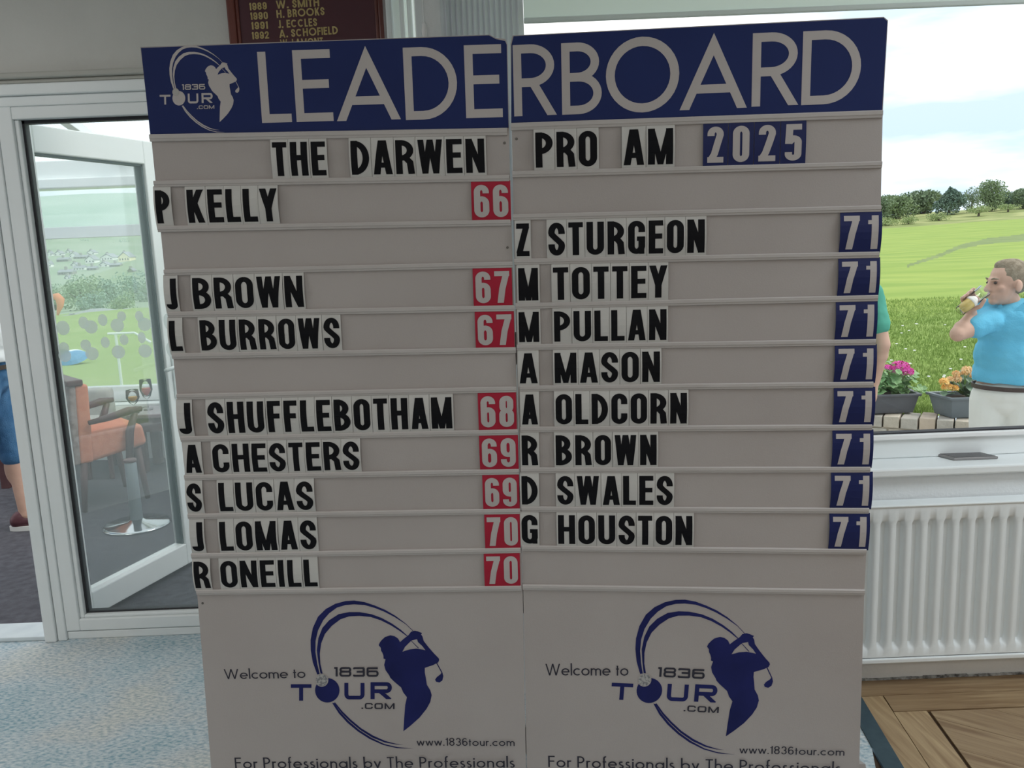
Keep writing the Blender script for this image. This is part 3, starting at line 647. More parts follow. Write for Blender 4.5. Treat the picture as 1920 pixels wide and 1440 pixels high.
hc = at(1687, 690, PR.y+.09); floret_head('flower_head', hc, .058, PK, pl, 110); floret_head('flower_head', at(1702, 697, PR.y+.09), .032, PK, pl, 50); floret_head('flower_head', at(1664, 690, PR.y+.09), .022, PK, pl, 24, .010)
st = MB()
for h_ in (hc, at(1664, 690, PR.y+.09), at(1702, 697, PR.y+.09)): st.tube([bc, (bc+h_)/2+V((.01, 0, 0)), h_], .0035, 6)
obj('stems', st, STEM, pl)
# grey planter with the peach begonia
P2 = fl(1785, 787, TOPZ)+V((0, 0, .004)); H2 = at(1785, 746, P2.y).z-P2.z; e2 = V((1, -.06, 0)).normalized(); n2 = V((-.14, 1, 0)).normalized()
p2 = planter(P2+e2*-.0+V((-.01, 0, 0)), e2, n2, .34, .22, H2, PLM2, 'blue-grey square-cornered planter beside the man, holding the peach begonia')
pl = empty('begonia', P2+e2*.15+n2*.1+V((0, 0, H2*.82)), 'begonia with peach and orange blooms above dark leaves in the blue-grey planter', 'plant', 'plants in the planters')
bc = at(1808, 738, P2.y+.1); lm = MB()
for i in range(70):
    leafdisc(lm, bc+V((r5.gauss(.02, .055), r5.gauss(0, .04), .0+abs(r5.gauss(.03, .045)))), V((r5.gauss(0, .5), r5.gauss(-.5, .5), 1)), .018+.014*r5.random(), 3)
obj('leaves', lm, mat('begonia_leaf', (.12, .20, .13), .5, (.24, .34, .22), 9), pl)
st = MB()
for px, py, R, m in [(1770, 716, .022, OR), (1781, 711, .016, YL), (1795, 711, .019, YL), (1793, 701, .018, YL), (1813, 694, .023, YL), (1779, 725, .018, OR), (1790, 728, .018, OR), (1771, 726, .015, OR), (1809, 700, .014, YL), (1825, 706, .016, YL)]:
    c = at(px, py, P2.y+.06); floret_head('bloom', c, R, m, pl, 26, R*.6); st.tube([bc, (bc+c)/2, c], .003, 5)
obj('stems', st, STEM, pl)

# ================================================================== PEOPLE
def blob(name, caps, ells, m, parent, voxel=.008, loc=None, smooth_it=2):
    mb = MB()
    for c in caps:
        a, b, ra, rb = V(c[0]), V(c[1]), c[2], c[3]; mb.tube([a, b], [ra, rb], 14); mb.ell(a, (ra,)*3, 14, 8); mb.ell(b, (rb,)*3, 14, 8)
    for e in ells: mb.ell(e[0], e[1], 16, 10, e[2] if len(e) > 2 else None)
    o = obj(name, mb, m, parent, loc=loc)
    md = o.modifiers.new('r', 'REMESH'); md.mode = 'VOXEL'; md.voxel_size = voxel; md.use_smooth_shade = True
    sm = o.modifiers.new('s', 'SMOOTH'); sm.iterations = smooth_it; sm.factor = .5
    dg = bpy.context.evaluated_depsgraph_get(); me = bpy.data.meshes.new_from_object(o.evaluated_get(dg)); o.modifiers.clear(); old = o.data; o.data = me; bpy.data.meshes.remove(old)
    for p in me.polygons: p.use_smooth = True
    return o
SKIN = mat('skin', (.56, .35, .27), .55, (.62, .40, .31), 12, spec=.3)
def hand_caps(wr, d, side, n, s=1.0):
    """relaxed open hand: wrist, direction of fingers, thumb side, palm normal"""
    caps = []; d, side, n = d.normalized(), side.normalized(), n.normalized(); k = wr+d*.085*s
    for i, (o, L) in enumerate(((.030, .070), (.010, .080), (-.011, .074), (-.031, .058))):
        b = k+side*o*s; m1 = b+d*L*.5*s+n*.008; tp = b+d*L*.85*s+n*.028; caps += [(wr+side*o*.5*s, b, .014*s, .0105*s), (b, m1, .0095*s, .0085*s), (m1, tp, .0085*s, .007*s)]
    t0 = wr+side*.024*s+d*.02*s; t1 = t0+side*.028*s+d*.03*s+n*.01; caps += [(wr, t0, .014*s, .013*s), (t0, t1, .012*s, .0105*s), (t1, t1+d*.03*s+n*.01, .010*s, .008*s)]
    return caps
def person(loc, F, label, shirt, trousers, hair, scale=1.0, shorts=False, shoe=None, legs_up=0.0, rarm=None, head=None, sleeve=.55, sock=False, belt=True, voxel=.009, feet=None, hands=True):
    loc = V(loc); F = V((F[0], F[1], 0)).normalized(); R = V((F.y, -F.x, 0)); Z = V((0, 0, 1))
    def P(f, r, z): return loc+(F*f+R*r+Z*z)*scale+Z*(legs_up if z > .8 else legs_up*z/.8)
    t = empty('person', loc, label, 'person'); sc = scale
    q = Matrix((R, F, Z)).transposed()
    caps, ells = [], []
    # torso, neck
    ells += [(P(0, 0, 1.02), (.165*sc, .115*sc, .14*sc), q), (P(.01, 0, 1.16), (.155*sc, .115*sc, .16*sc), q), (P(0, 0, 1.33), (.17*sc, .115*sc, .15*sc), q)]
    caps += [(P(-.01, -.12, 1.42), P(-.01, .12, 1.42), .06*sc, .06*sc)]
    H = head or P(.03, 0, 1.63)
    caps += [(P(-.015, 0, 1.42), H+V((0, 0, -.06))-F*.01, .062*sc, .052*sc)]
    hf = getattr(person, 'hf', F)
    # legs
    for i, sgn in enumerate((-1, 1)):
        f0 = feet[i] if feet else (0, .10*sgn)
        hip, knee, ank = P(0, .088*sgn, .94), P(f0[0]*.4+.02, .10*sgn, .50), P(f0[0], f0[1], .09)
        caps += [(hip, knee, .088*sc, .056*sc), (knee, ank, .054*sc, .036*sc)]
        ells.append((knee+(ank-knee)*.3-F*.012, (.05*sc, .055*sc, .11*sc), q)); caps.append((ank, P(f0[0]+.13, f0[1], .04), .038*sc, .03*sc))
    # arms
    for sgn in (-1, 1):
        S_ = P(0, .185*sgn, 1.41)
        if sgn == 1 and rarm: S_, E_, W_ = rarm[:3]
        else: E_, W_ = P(-.03, .245*sgn, 1.13), P(.06, .25*sgn, .90)
        caps += [(P(0, .12*sgn, 1.40), S_, .065*sc, .056*sc), (S_, E_, .052*sc, .041*sc), (E_, W_, .043*sc, .027*sc)]
        ells.append((E_+(W_-E_)*.28, (.044*sc,)*3))
        if not (sgn == 1 and rarm) and hands: caps += hand_caps(W_, V((0, 0, -1))+F*.15, F, -R*sgn, sc)
    if rarm and len(rarm) > 3: caps += rarm[3]
    # head (hf = direction the face looks)
    hr = V((hf.y, -hf.x, 0)); hq = Matrix((hr, hf, Z)).transposed()
    def Hp(f, r, z): return H+hf*f+hr*r+Z*z
    ells += [(Hp(-.012, 0, .030), (.076, .098, .092), hq), (Hp(.028, 0, -.035), (.058, .066, .082), hq), (Hp(.070, 0, -.092), (.028, .022, .022), hq), (Hp(.082, 0, .022), (.046, .018, .012), hq)]
    caps += [(Hp(.092, 0, .010), Hp(.112, 0, -.028), .010, .0155), (Hp(.104, -.012, -.030), Hp(.104, .012, -.030), .009, .009),
             (Hp(.088, -.020, -.058), Hp(.088, .020, -.058), .009, .009), (Hp(.086, -.016, -.068), Hp(.086, .016, -.068), .009, .009)]
    for sgn in (-1, 1):
        ells += [(Hp(-.012, .079*sgn, -.012), (.010, .020, .033), hq), (Hp(.060, .040*sgn, -.022), (.024, .022, .02), hq)]
    body = blob('body', caps, ells, SKIN, t, voxel=voxel)
    for sgn in (-1, 1):
        ey_ = obj('eye', MB().ell(Hp(.085, .030*sgn, .006), (.009, .009, .007), 10, 6), mat('eye_dark', (.05, .035, .03), .2), t, smooth=True)
        obj('eyebrow', MB().tube([Hp(.098, .014*sgn, .026), Hp(.094, .032*sgn, .031), Hp(.078, .046*sgn, .026)], [.003, .0045, .003], 6), hair, t, smooth=True)
        obj('ear', MB().ell(Hp(-.012, .082*sgn, -.012), (.011, .019, .031), 12, 8, hq), SKIN, t, smooth=True)
    blob('hair', [], [(Hp(-.024, 0, .044), (.083, .098, .088), hq), (Hp(-.045, 0, .012), (.080, .074, .075), hq), (Hp(-.005, 0, .095), (.05, .075, .035), hq)], hair, t, voxel=.006)
    # shirt
    se = sleeve; caps, ells = [], []
    ells += [(P(.0, 0, 1.06), (.195*sc, .145*sc, .14*sc), q), (P(.015, 0, 1.18), (.185*sc, .142*sc, .17*sc), q), (P(.005, 0, 1.33), (.192*sc, .138*sc, .155*sc), q)]
    caps += [(P(-.01, -.13, 1.425), P(-.01, .13, 1.425), .068*sc, .068*sc)]
    for sgn in (-1, 1):
        S_ = P(0, .185*sgn, 1.41); E_ = P(-.03, .245*sgn, 1.13)
        if sgn == 1 and rarm: S_, E_ = rarm[:2]
        caps += [(P(0, .11*sgn, 1.39), S_, .072*sc, .064*sc), (S_, S_+(E_-S_)*se, .063*sc, .062*sc)]
    sh = blob('shirt', caps, ells, shirt, t, voxel=.009, smooth_it=4)
    hem = P(0, 0, 1.03).z-WL[t.name].z
    for v in sh.data.vertices:
        if v.co.z < hem: v.co.z = hem+.004*mnoise.noise(V((v.co.x*14, v.co.y*14, 2)))
    for v in sh.data.vertices:                  # soft folds
        p = v.co; v.co += v.normal*(.006*mnoise.noise(V((p.x*9+p.z*5, p.y*9, p.z*11)))+.003*mnoise.noise(V((p.x*25, p.y*25, p.z*40+p.x*20))))
    cp = P(.055, 0, 1.475)
    cl = MB()
    for sgn in (-1, 1):
        a = P(.10, .012*sgn, 1.43); b = P(.075, .055*sgn, 1.475); c = P(.0, .083*sgn, 1.50); d_ = P(-.06, .05*sgn, 1.505); dn = V((0, 0, -.045)); o_ = F*.018+R*sgn*.018
        for u, v_ in ((a, b), (b, c), (c, d_)): k = len(cl.v); cl.v += [u, v_, v_+dn+o_, u+dn+o_]; cl.f.append((k, k+1, k+2, k+3))
    co = obj('collar', cl, shirt, t); so = co.modifiers.new('solid', 'SOLIDIFY'); so.thickness = .006
    # trousers
    caps, ells = [], []
    ells += [(P(0, 0, .97), (.178*sc, .135*sc, .11*sc), q), (P(-.02, 0, .92), (.175*sc, .14*sc, .10*sc), q)]
    for i, sgn in enumerate((-1, 1)):
        f0 = feet[i] if feet else (0, .10*sgn); knee, ank = P(f0[0]*.4+.02, .10*sgn, .50), P(f0[0], f0[1], .11)
        caps.append((P(0, .088*sgn, .92), knee, .108*sc, .086*sc if shorts else .078*sc))
        if not shorts: caps.append((knee, ank, .078*sc, .062*sc))
        else: caps.append((knee, knee+(ank-knee)*.10, .086*sc, .080*sc))
    tq = blob('trousers' if not shorts else 'shorts', caps, ells, trousers, t, voxel=.010, smooth_it=3)
    for v in tq.data.vertices:
        p = v.co; v.co += v.normal*.006*mnoise.noise(V((p.x*8, p.y*8, p.z*12+p.x*5)))
    if belt:
        mb = MB(); n = 28; 
        for z in (.990, 1.014):
            for rr_ in (1.0, .97):
                for j in range(n): a = 2*PI*j/n; mb.v.append(P(math.sin(a)*.146*rr_, math.cos(a)*.188*rr_, z))
        for j in range(n):
            j2 = (j+1) % n; mb.f += [(j, j2, 2*n+j2, 2*n+j), (n+j2, n+j, 3*n+j, 3*n+j2), (2*n+j, 2*n+j2, 3*n+j2, 3*n+j)]
        obj('belt', mb, mat('belt_leather', (.06, .04, .035), .4), t)
    for i, sgn in enumerate((-1, 1)):
        f0 = feet[i] if feet else (0, .10*sgn)
        blob('shoe', [(P(f0[0]-.045, f0[1], .055), P(f0[0]+.15, f0[1], .045), .045*sc, .036*sc)], [(P(f0[0]-.03, f0[1], .07), (.042*sc, .05*sc, .045*sc), q)], shoe or mat('shoe_brown', (.13, .06, .055), .5), t, voxel=.006)
        sl = MB(); K = 20
        for z in (.0, .028):
            for j in range(K): a = 2*PI*j/K; sl.v.append(P(f0[0]+.05+math.cos(a)*.145, f0[1]+math.sin(a)*.052, z))
        for j in range(K): sl.f.append((j, (j+1) % K, K+(j+1) % K, K+j))
        sl.f += [tuple(range(K))[::-1], tuple(range(K, 2*K))]; obj('sole', sl, mat('white_sole', (.8, .8, .78), .6), t)
    return t
AQ = mat('aqua_polo', (.10, .44, .66), .75, (.14, .52, .74), 3, bump=.25, bscale=120)
# glass in the man's hand: axis from base to rim
MY = 4.4
gB, gT = at(1799, 584, MY-.03), at(1846, 545, MY-.02); ga = (gT-gB).normalized(); gl_len = (gT-gB).length
gb = (UP*1.0); gb = (gb-ga*gb.dot(ga)).normalized(); gn = ga.cross(gb)   # gb: upper left of the glass
if gn.y > 0: gn = -gn
rg = .036; fingers = []
wr_ = at(1822, 590, MY+.03); pm = gB+ga*gl_len*.50-gn*.055-gb*.012
for i, (s_, L) in enumerate(((.78, 1.0), (.64, 1.08), (.50, 1.0), (.37, .85))):
    c = gB+ga*gl_len*s_; r_ = rg+.010; pts = []
    for th in (-35, 15, 62, 62+42*L): a = math.radians(th); pts.append(c+(-gn*math.cos(a)+gb*math.sin(a))*r_)
    fingers += [(pm, pts[0], .015, .012), (pts[0], pts[1], .0110, .0105), (pts[1], pts[2], .0102, .0095), (pts[2], pts[3], .0093, .008)]
c = gB+ga*gl_len*.42; tpts = [c+(-gn*math.cos(math.radians(t_))+gb*math.sin(math.radians(t_)))*(rg+.012)+ga*gl_len*o_ for t_, o_ in ((-60, 0), (-105, .12), (-145, .30))]
fingers += [(wr_, pm, .028, .030), (pm, tpts[0], .020, .015), (tpts[0], tpts[1], .0135, .012), (tpts[1], tpts[2], .012, .0095), (wr_, tpts[0], .022, .015)]
hm = at(1887, 531, MY+.06)
Fm = V((-.62, -.78, 0)).normalized(); Rm = V((Fm.y, -Fm.x, 0))
ctr = at(1896, 640, MY+.07)
person.hf = V((-1, -.10, 0)).normalized()
mgz = PZ
zb = at(1880, 714, MY).z       # belt height
man = person((ctr.x, ctr.y, mgz), Fm, 'balding man in aqua polo shirt and white trousers drinking from a glass beyond the window', AQ, mat('white_trousers', (.72, .72, .68), .8, (.80, .80, .76), 2),
       mat('greying_hair', (.20, .16, .11), .8, (.32, .27, .20), 40, bump=.5, bscale=200), scale=.97, legs_up=zb-mgz-1.045*.97,
       rarm=(at(1857, 603, MY+.02), at(1796, 626, MY-.02), wr_, fingers), head=hm, voxel=.0065, sleeve=.48, feet=((0, -.1), (.02, .1)))
gls = empty('pint_glass', gB, 'tilted pint glass of pale beer held to the mouth of the man in aqua', 'glass')
DRG = glass('drinking_glass', (.975, .985, .985))
obj('glass_body', MB().lathe(gB, [(.026, 0), (.027, .004), (.036, gl_len), (.034, gl_len), (.0255, .008), (.002, .007)], 24, ax=ga), DRG, gls, smooth=True)
obj('beer', MB().lathe(gB, [(.020, .009), (.0255, .010), (.030, gl_len*.42), (.012, gl_len*.62), (.002, gl_len*.5)], 20, ax=ga), mat('pale_beer', (.80, .62, .22), .2), gls, smooth=True)
obj('foam', MB().lathe(gB, [(.004, gl_len*.40), (.0315, gl_len*.43), (.0325, gl_len*.52), (.012, gl_len*.66), (.002, gl_len*.6)], 20, ax=ga), mat('beer_foam', (.85, .83, .78), .7), gls, smooth=True)
# person in green, mostly behind the board
person.hf = V((0, 1, 0)); cg = at(1566, 640, 4.5)
person((cg.x, 4.5, PZ), (0, 1), 'person in a green T-shirt and white trousers, mostly hidden behind the board', mat('green_tshirt', (.06, .30, .22), .8, (.08, .36, .27), 4), mat('cream_trousers', (.75, .74, .70), .8), mat('brown_hair', (.10, .07, .05), .8), scale=1.0, legs_up=.12, sleeve=.62)
# person in denim shorts in the doorway
ft = fl(45, 1003, 0); person.hf = V((.3, 1, 0)).normalized()
person((ft.x-.13, ft.y+.06, 0), (1, .25), 'person in blue denim shorts and white top standing in the open doorway', mat('white_top', (.82, .84, .84), .8), mat('denim', (.05, .15, .30), .85, (.09, .22, .40), 14, bump=.3, bscale=200), mat('fair_hair', (.35, .25, .14), .8),
       shorts=True, feet=((.10, -.03), (-.26, .13)), belt=True, shoe=mat('burgundy_shoe', (.10, .035, .045), .4), legs_up=-.05)

# ================================================================== FURNITURE IN THE CONSERVATORY
ORG = mat('orange_upholstery', (.66, .22, .13), .85, (.74, .29, .18), 30, bump=.3, bscale=200); BRN = mat('brown_patterned_upholstery', (.24, .17, .16), .9, (.40, .33, .32), 26, detail=8); DKW = mat('dark_wood', (.09, .04, .045), .4, (.13, .065, .065), 8)
def soft(name, mb, m, par, w_=.03):
    o = obj(name, mb, m, par); b = o.modifiers.new('bevel', 'BEVEL'); b.width = w_; b.segments = 4
    for p in o.data.polygons: p.use_smooth = True
    return o
CF = V((.73, .68, 0)).normalized(); CWd = V((-CF.y, CF.x, 0)); CO = at(152, 866, 4.85); CO.z = 0
def cf(px, py=800):
    k = ray(px, py); k = k.x/k.y; return (k*CO.y-CO.x)/(CF.x-k*CF.y)
def chz(px, py, f=None): f = cf(px, py) if f is None else f; return at(px, py, CO.y+CF.y*f).z
ac = empty('armchair', CO+CF*.3+CWd*.25, 'orange upholstered armchair with brown back and dark wooden arms behind the glass door', 'chair')
def chex(f0, f1, g0, g1, w0, w1, z0, z1, z0b=None):
    z0b = z0 if z0b is None else z0b; P8 = []
    for (fa, fb, za, zb) in ((f0, f1, z0, z0b), (g0, g1, z1, z1)):
        P8 += [CO+CF*fa+CWd*w0+V((0, 0, za)), CO+CF*fb+CWd*w0+V((0, 0, zb)), CO+CF*fb+CWd*w1+V((0, 0, zb)), CO+CF*fa+CWd*w1+V((0, 0, za))]
    return MB().hexa(P8)
zs0, zs1, zb1 = chz(170, 868), chz(220, 802), chz(142, 723); CWW = .46
fr0, fr1 = cf(150, 866), cf(178, 866); ft0, ft1 = cf(140, 723), cf(166, 723); fe = cf(279, 840)
soft('backrest', chex(fr0, fr1, ft0, ft1, 0, CWW, zs0, zb1), ORG, ac, .02)
soft('back_cover', chex(fr0-.035, fr0+.005, ft0-.035, ft0+.005, .0, CWW, zs0, zb1), BRN, ac, .012)
obj('back_cap', chex(ft0-.045, ft1-.03, ft0-.045, ft1-.03, -.01, CWW+.01, zb1-.004, zb1+.032), DKW, ac, bevel=.008)
soft('seat', chex(fr1-.02, fe, fr1-.02, fe-.02, .0, CWW, zs0, zs1, zs0+.05), ORG, ac, .03)
for w_ in (-.03, CWW+.03):
    q = lambda px, py: CO+CF*cf(px, py)+CWd*w_+V((0, 0, chz(px, py)))
    obj('arm', MB().tube([q(163, 792), q(200, 782), q(238, 769), q(262, 765)], [.014, .021, .026, .016], 10), DKW, ac, smooth=True)
    obj('arm_post', MB().tube([q(250, 772), q(240, 808), q(240, 868)], [.020, .026, .022], 8), DKW, ac, smooth=True)
for f_ in (fr0+.03, fe-.06):
    for w_ in (.03, CWW-.03):
        p = CO+CF*f_+CWd*w_; e_ = .03 if f_ > .2 else -.03
        obj('leg', MB().tube([p+V((0, 0, zs0+.03)), p+CF*e_], [.024, .016], 8), DKW, ac, smooth=True)
# grey chair behind
GY = 5.72; gc0 = at(185, 760, GY); gc = empty('upholstered_chair', (gc0.x, GY, 0), 'pale grey upholstered chair behind the orange armchair, below the far window', 'chair')
GRU = mat('grey_upholstery', (.48, .47, .45), .9, (.56, .54, .51), 20)
soft('backrest', MB().box((at(158, 750, GY).x, GY, .34), (at(206, 750, GY).x, GY+.09, at(180, 729, GY).z)), GRU, gc, .03)
soft('seat', MB().box((at(158, 750, GY).x-.02, GY-.12, .30), (at(212, 750, GY).x, GY+.35, .44)), GRU, gc, .03)
for sx_ in (0, 1):
    for sy in (-.08, .3):
        x = at(162 if not sx_ else 204, 750, GY).x; obj('leg', MB().tube([(x, GY+sy, .32), (x, GY+sy, 0)], [.022, .016], 8), DKW, gc)
# table
TY0, TY1 = 5.72, 6.08; tz = at(260, 778, TY0).z; tx0, tx1 = at(236, 778, TY0).x, at(236, 778, TY0).x+1.0
tb = empty('dining_table', ((tx0+tx1)/2, (TY0+TY1)/2, 0), 'dark wooden table with reflective top by the far window, right of the orange armchair', 'table')
obj('tabletop', MB().box((tx0, TY0, tz-.03), (tx1, TY1, tz)), mat('polished_tabletop', (.20, .14, .17), .12, (.25, .18, .2), 6, spec=.8), tb, bevel=.006)
obj('apron', MB().box((tx0+.03, TY0+.03, tz-.13), (tx1-.03, TY1-.03, tz-.03)), DKW, tb)
for x in (tx0+.06, tx1-.06):
    for y in (TY0+.06, TY1-.06): obj('leg', MB().box((x-.03, y-.03, 0), (x+.03, y+.03, tz-.1)), DKW, tb, bevel=.004)
def stemglass(px, py, Y, R, H, liq, lh, label, lc):
    b = at(px, py, Y); b.z = tz; t = empty('stem_glass', b, label, 'glass', 'glasses on the dark table')
    hs = H*.38
    obj('glass_body', MB().lathe(b, [(R*.75, 0), (R*.7, .004), (.005, .008), (.004, hs*.9), (R*.6, hs+.012), (R, hs+H*.28), (R*.9, H), (R*.86, H), (R*.94, hs+H*.28), (R*.55, hs+.018), (.001, hs+.01)], 24), DRG, t, smooth=True)
    obj('drink', MB().lathe(b, [(.002, hs+.014), (R*.5, hs+.02), (R*.9, hs+lh), (.002, hs+lh)], 20), liq, t, smooth=True)
stemglass(251, 764, TY0+.09, .046, .165, mat('amber_drink', (.75, .38, .05), .15), .055, 'short stemmed glass of amber drink on the table', 0)
stemglass(277, 758, TY0+.2, .044, .22, mat('red_drink', (.65, .12, .10), .2), .075, 'taller stemmed glass with red drink, right of the amber one', 0)
# grey column on a polished disc base
sb = fl(258, 984, 0); fs = empty('pedestal_stand', sb, 'slim grey column standing on a polished disc base, seen low through the glass door', 'stand')
obj('base', MB().lathe(sb, [(.185, 0), (.185, .006), (.17, .014), (.05, .026), (.03, .04)], 32), mat('polished_steel', (.62, .64, .66), .12, metal=1), fs, smooth=True)
obj('column', MB().lathe(sb, [(.034, .02), (.032, .37), (.030, .375)], 20), mat('grey_column', (.28, .32, .35), .4), fs, smooth=True)
obj('cap', MB().lathe(sb, [(.034, .372), (.036, .376), (.036, .386), (.032, .39)], 20), DKW, fs, smooth=True)
# dark table by the left opening
q0 = fl(14, 914, 0); t2 = empty('side_table', q0, 'dark red-brown wooden table whose leg stands left of the doorway figure', 'table')
obj('tabletop', MB().box((q0.x-1.1, q0.y-.04, .62), (q0.x+.04, q0.y+.5, .65)), DKW, t2)
for x in (0, -1.0):
    for y in (0, .42): obj('leg', MB().box((q0.x+x-.025, q0.y+y-.025, 0), (q0.x+x+.025, q0.y+y+.025, .62)), DKW, t2)

# ================================================================== RADIATOR, PHONE, BLINDS, HONOURS BOARD
RYF = 2.53
def rz(px, py): return at(px, py, RYF).z
rx0 = .55; rx1 = 2.6; rzt, rzb = rz(1700, 951), rz(1700, 1231)
rad = empty('radiator', (1.5, WW-.03, rzb), 'white ribbed panel radiator under the window, right of the board', 'radiator')
prof = []; x = at(1651, 982, RYF).x-.0505*12; pitch = (at(1888, 977, RYF).x-at(1651, 982, RYF).x)/8
gz1, gz0 = rz(1770, 977), rz(1770, 1208)
mb = MB(); cols = []
while x < rx1-pitch:
    for dx, dep in ((0, 0), (.10, .45), (.16, 1), (.42, 1), (.50, .45), (.58, 0)): cols.append((x+dx*pitch, dep))
    x += pitch
cols = [(rx0, 0)]+[c for c in cols if rx0 < c[0] < rx1-.03]+[(rx1, 0)]
rows = [(rzb, 0), (gz0-.012, 0), (gz0+.004, .6), (gz0+.018, 1), (gz1-.018, 1), (gz1-.004, .6), (gz1+.010, 0), (rzt, 0)]
k = 0
for z, f_ in rows:
    for x_, dp in cols: mb.v.append(V((x_, RYF+.022*dp*f_*1.7, z)))
nc = len(cols)
for i in range(len(rows)-1):
    for j in range(nc-1): mb.f.append((i*nc+j, i*nc+j+1, (i+1)*nc+j+1, (i+1)*nc+j))
RADM = mat('radiator_enamel', (.80, .84, .85), .35, (.82, .86, .87), 4)
obj('front_panel', mb, RADM, rad, smooth=True)
obj('casing', MB().box((rx0, RYF+.023, rzb), (rx1, WW-.015, rzt)), RADM, rad)
obj('top_grille', MB().box((rx0-.004, RYF-.004, rzt), (rx1+.004, WW-.012, rzt+.008)), RADM, rad, bevel=.003)
obj('bottom_lip', MB().box((rx0, RYF-.006, rzb-.020), (rx1, WW-.02, rzb-.003)), RADM, rad, bevel=.004)
for x_ in (.7, 1.4, 2.3): obj('bracket', MB().box((x_-.012, WW-.03, rzb+.02), (x_+.012, WW-.002, rzt-.02)), mat('bracket_grey', (.3, .3, .3), .5), rad)
# phone on the sill
a = fl(1776, 858, SZ+.004); b = fl(1872, 857, SZ+.004); e = (b-a).normalized(); n_ = V((-e.y, e.x, 0))
a = fl(1789, 864, SZ); b = fl(1872, 861, SZ); e = (b-a).normalized(); n_ = V((-.42, 1, 0)).normalized()
ph = empty('mobile_phone', (a+b)/2, 'dark mobile phone with silver rim lying on the white window sill', 'phone')
obj('case', MB().obox(a, e, n_, V((0, 0, 1)), (0, 0, .0), ((b-a).length, .066, .010)), mat('silver_rim', (.30, .29, .29), .35, metal=.5), ph, bevel=.003)
obj('screen', MB().obox(a, e, n_, V((0, 0, 1)), (.005, .005, .0095), ((b-a).length-.005, .061, .0108)), mat('phone_screen', (.05, .045, .05), .25, spec=.4), ph)
# vertical blind slats, gathered at the left of window 1
vb = empty('vertical_blind', (-.03, 2.55, 0.8), 'gathered grey-white vertical blind slats at the left of the big window', 'blind')
BM = cloth('blind_fabric', (.66, .68, .71), .55)
xa, xb2 = at(826, 30, 2.55).x, at(980, 30, 2.55).x; n = 15
for i in range(n):
    x = xa+(xb2-xa)*(i+.5)/n; an = math.radians(40+random.uniform(-3, 3)); h = .0125; mb = MB()
    for z in (.80, 2.62):
        for q_ in range(5):
            s_ = (q_-2)/2; mb.v.append(V((x+math.cos(an)*s_*h+.003*(1-s_*s_), 2.55-math.sin(an)*s_*h*1.6, z)))
    for q_ in range(4): mb.f.append((q_, q_+1, q_+6, q_+5))
    o = obj('slat', mb, BM, vb, loc=(x, 2.55, .8))
obj('head_track', MB().box((xa-.02, 2.53, 2.62), (2.9, 2.57, 2.66)), UPVC, vb)
# honours board
hx0, hx1 = at(423, 0, DW-.03).x, at(731, 40, DW-.03).x; HZ0 = 1.62
hb = empty('honours_board', ((hx0+hx1)/2, DW, HZ0), 'maroon honours board in mahogany frame with gold names above the leaderboard', 'board')
MAH = mat('mahogany', (.115, .026, .020), .3, (.17, .042, .03), 9, spec=.5, stretch=(1, 1, .2)); MAR = mat('maroon_panel', (.075, .020, .030), .4, (.085, .024, .034), 5)
obj('backing_panel', MB().box((hx0+.02, DW-.022, HZ0+.02), (hx1-.02, DW, ZC-.12)), MAR, hb)
obj('frame_side', MB().box((hx0, DW-.034, HZ0), (hx0+.030, DW, ZC-.1)), MAH, hb, bevel=.006)
obj('frame_side', MB().box((hx1-.040, DW-.034, HZ0), (hx1, DW, ZC-.1)), MAH, hb, bevel=.006)
obj('inner_bead', MB().box((hx0+.030, DW-.028, HZ0+.03), (hx0+.042, DW-.02, ZC-.13)), MAH, hb, bevel=.003)
obj('inner_bead', MB().box((hx1-.052, DW-.028, HZ0+.03), (hx1-.040, DW-.02, ZC-.13)), MAH, hb, bevel=.003)
obj('frame_rail', MB().box((hx0+.030, DW-.034, HZ0), (hx1-.040, DW, HZ0+.03)), MAH, hb, bevel=.006)
obj('frame_rail', MB().box((hx0+.030, DW-.034, ZC-.13), (hx1-.040, DW, ZC-.1)), MAH, hb, bevel=.006)

# ================================================================== LETTERING: every glyph drawn as strokes
def arcp(cx, cy, rx, ry, a0, a1, n=9):
    return [(cx+rx*math.cos(math.radians(a0+(a1-a0)*i/n)), cy+ry*math.sin(math.radians(a0+(a1-a0)*i/n))) for i in range(n+1)]
def stroke_quads(pts, t, closed=False):
    P_ = [V((p[0], p[1])) for p in pts]; Q = [P_[0]]
    for p in P_[1:]:
        if (p-Q[-1]).length > 1e-4: Q.append(p)
    if closed and (Q[0]-Q[-1]).length < 1e-4: Q.pop()
    n = len(Q); L, R_ = [], []
    for i in range(n):
        a = Q[i-1] if (i > 0 or closed) else None; b = Q[(i+1) % n] if (i < n-1 or closed) else None
        d1 = (Q[i]-a).normalized() if a is not None else None; d2 = (b-Q[i]).normalized() if b is not None else None
        if d1 is None: d1 = d2
        if d2 is None: d2 = d1
        n1 = V((-d1.y, d1.x)); n2 = V((-d2.y, d2.x)); m = (n1+n2)
        m = m.normalized() if m.length > 1e-3 else n1
        k = t/2/max(.35, m.dot(n1)); L.append(Q[i]+m*k); R_.append(Q[i]-m*k)
    out = []
    for i in range(n if closed else n-1):
        j = (i+1) % n; out.append([tuple(R_[i]), tuple(R_[j]), tuple(L[j]), tuple(L[i])])
    return out
def clip_quads(qs, y0, y1):
    out = []
    for q in qs:
        p = clip(q, 0, 1, y1)
        if p: p = clip(p, 0, -1, -y0)
        if p and len(p) > 2: out.append(p)
    return out
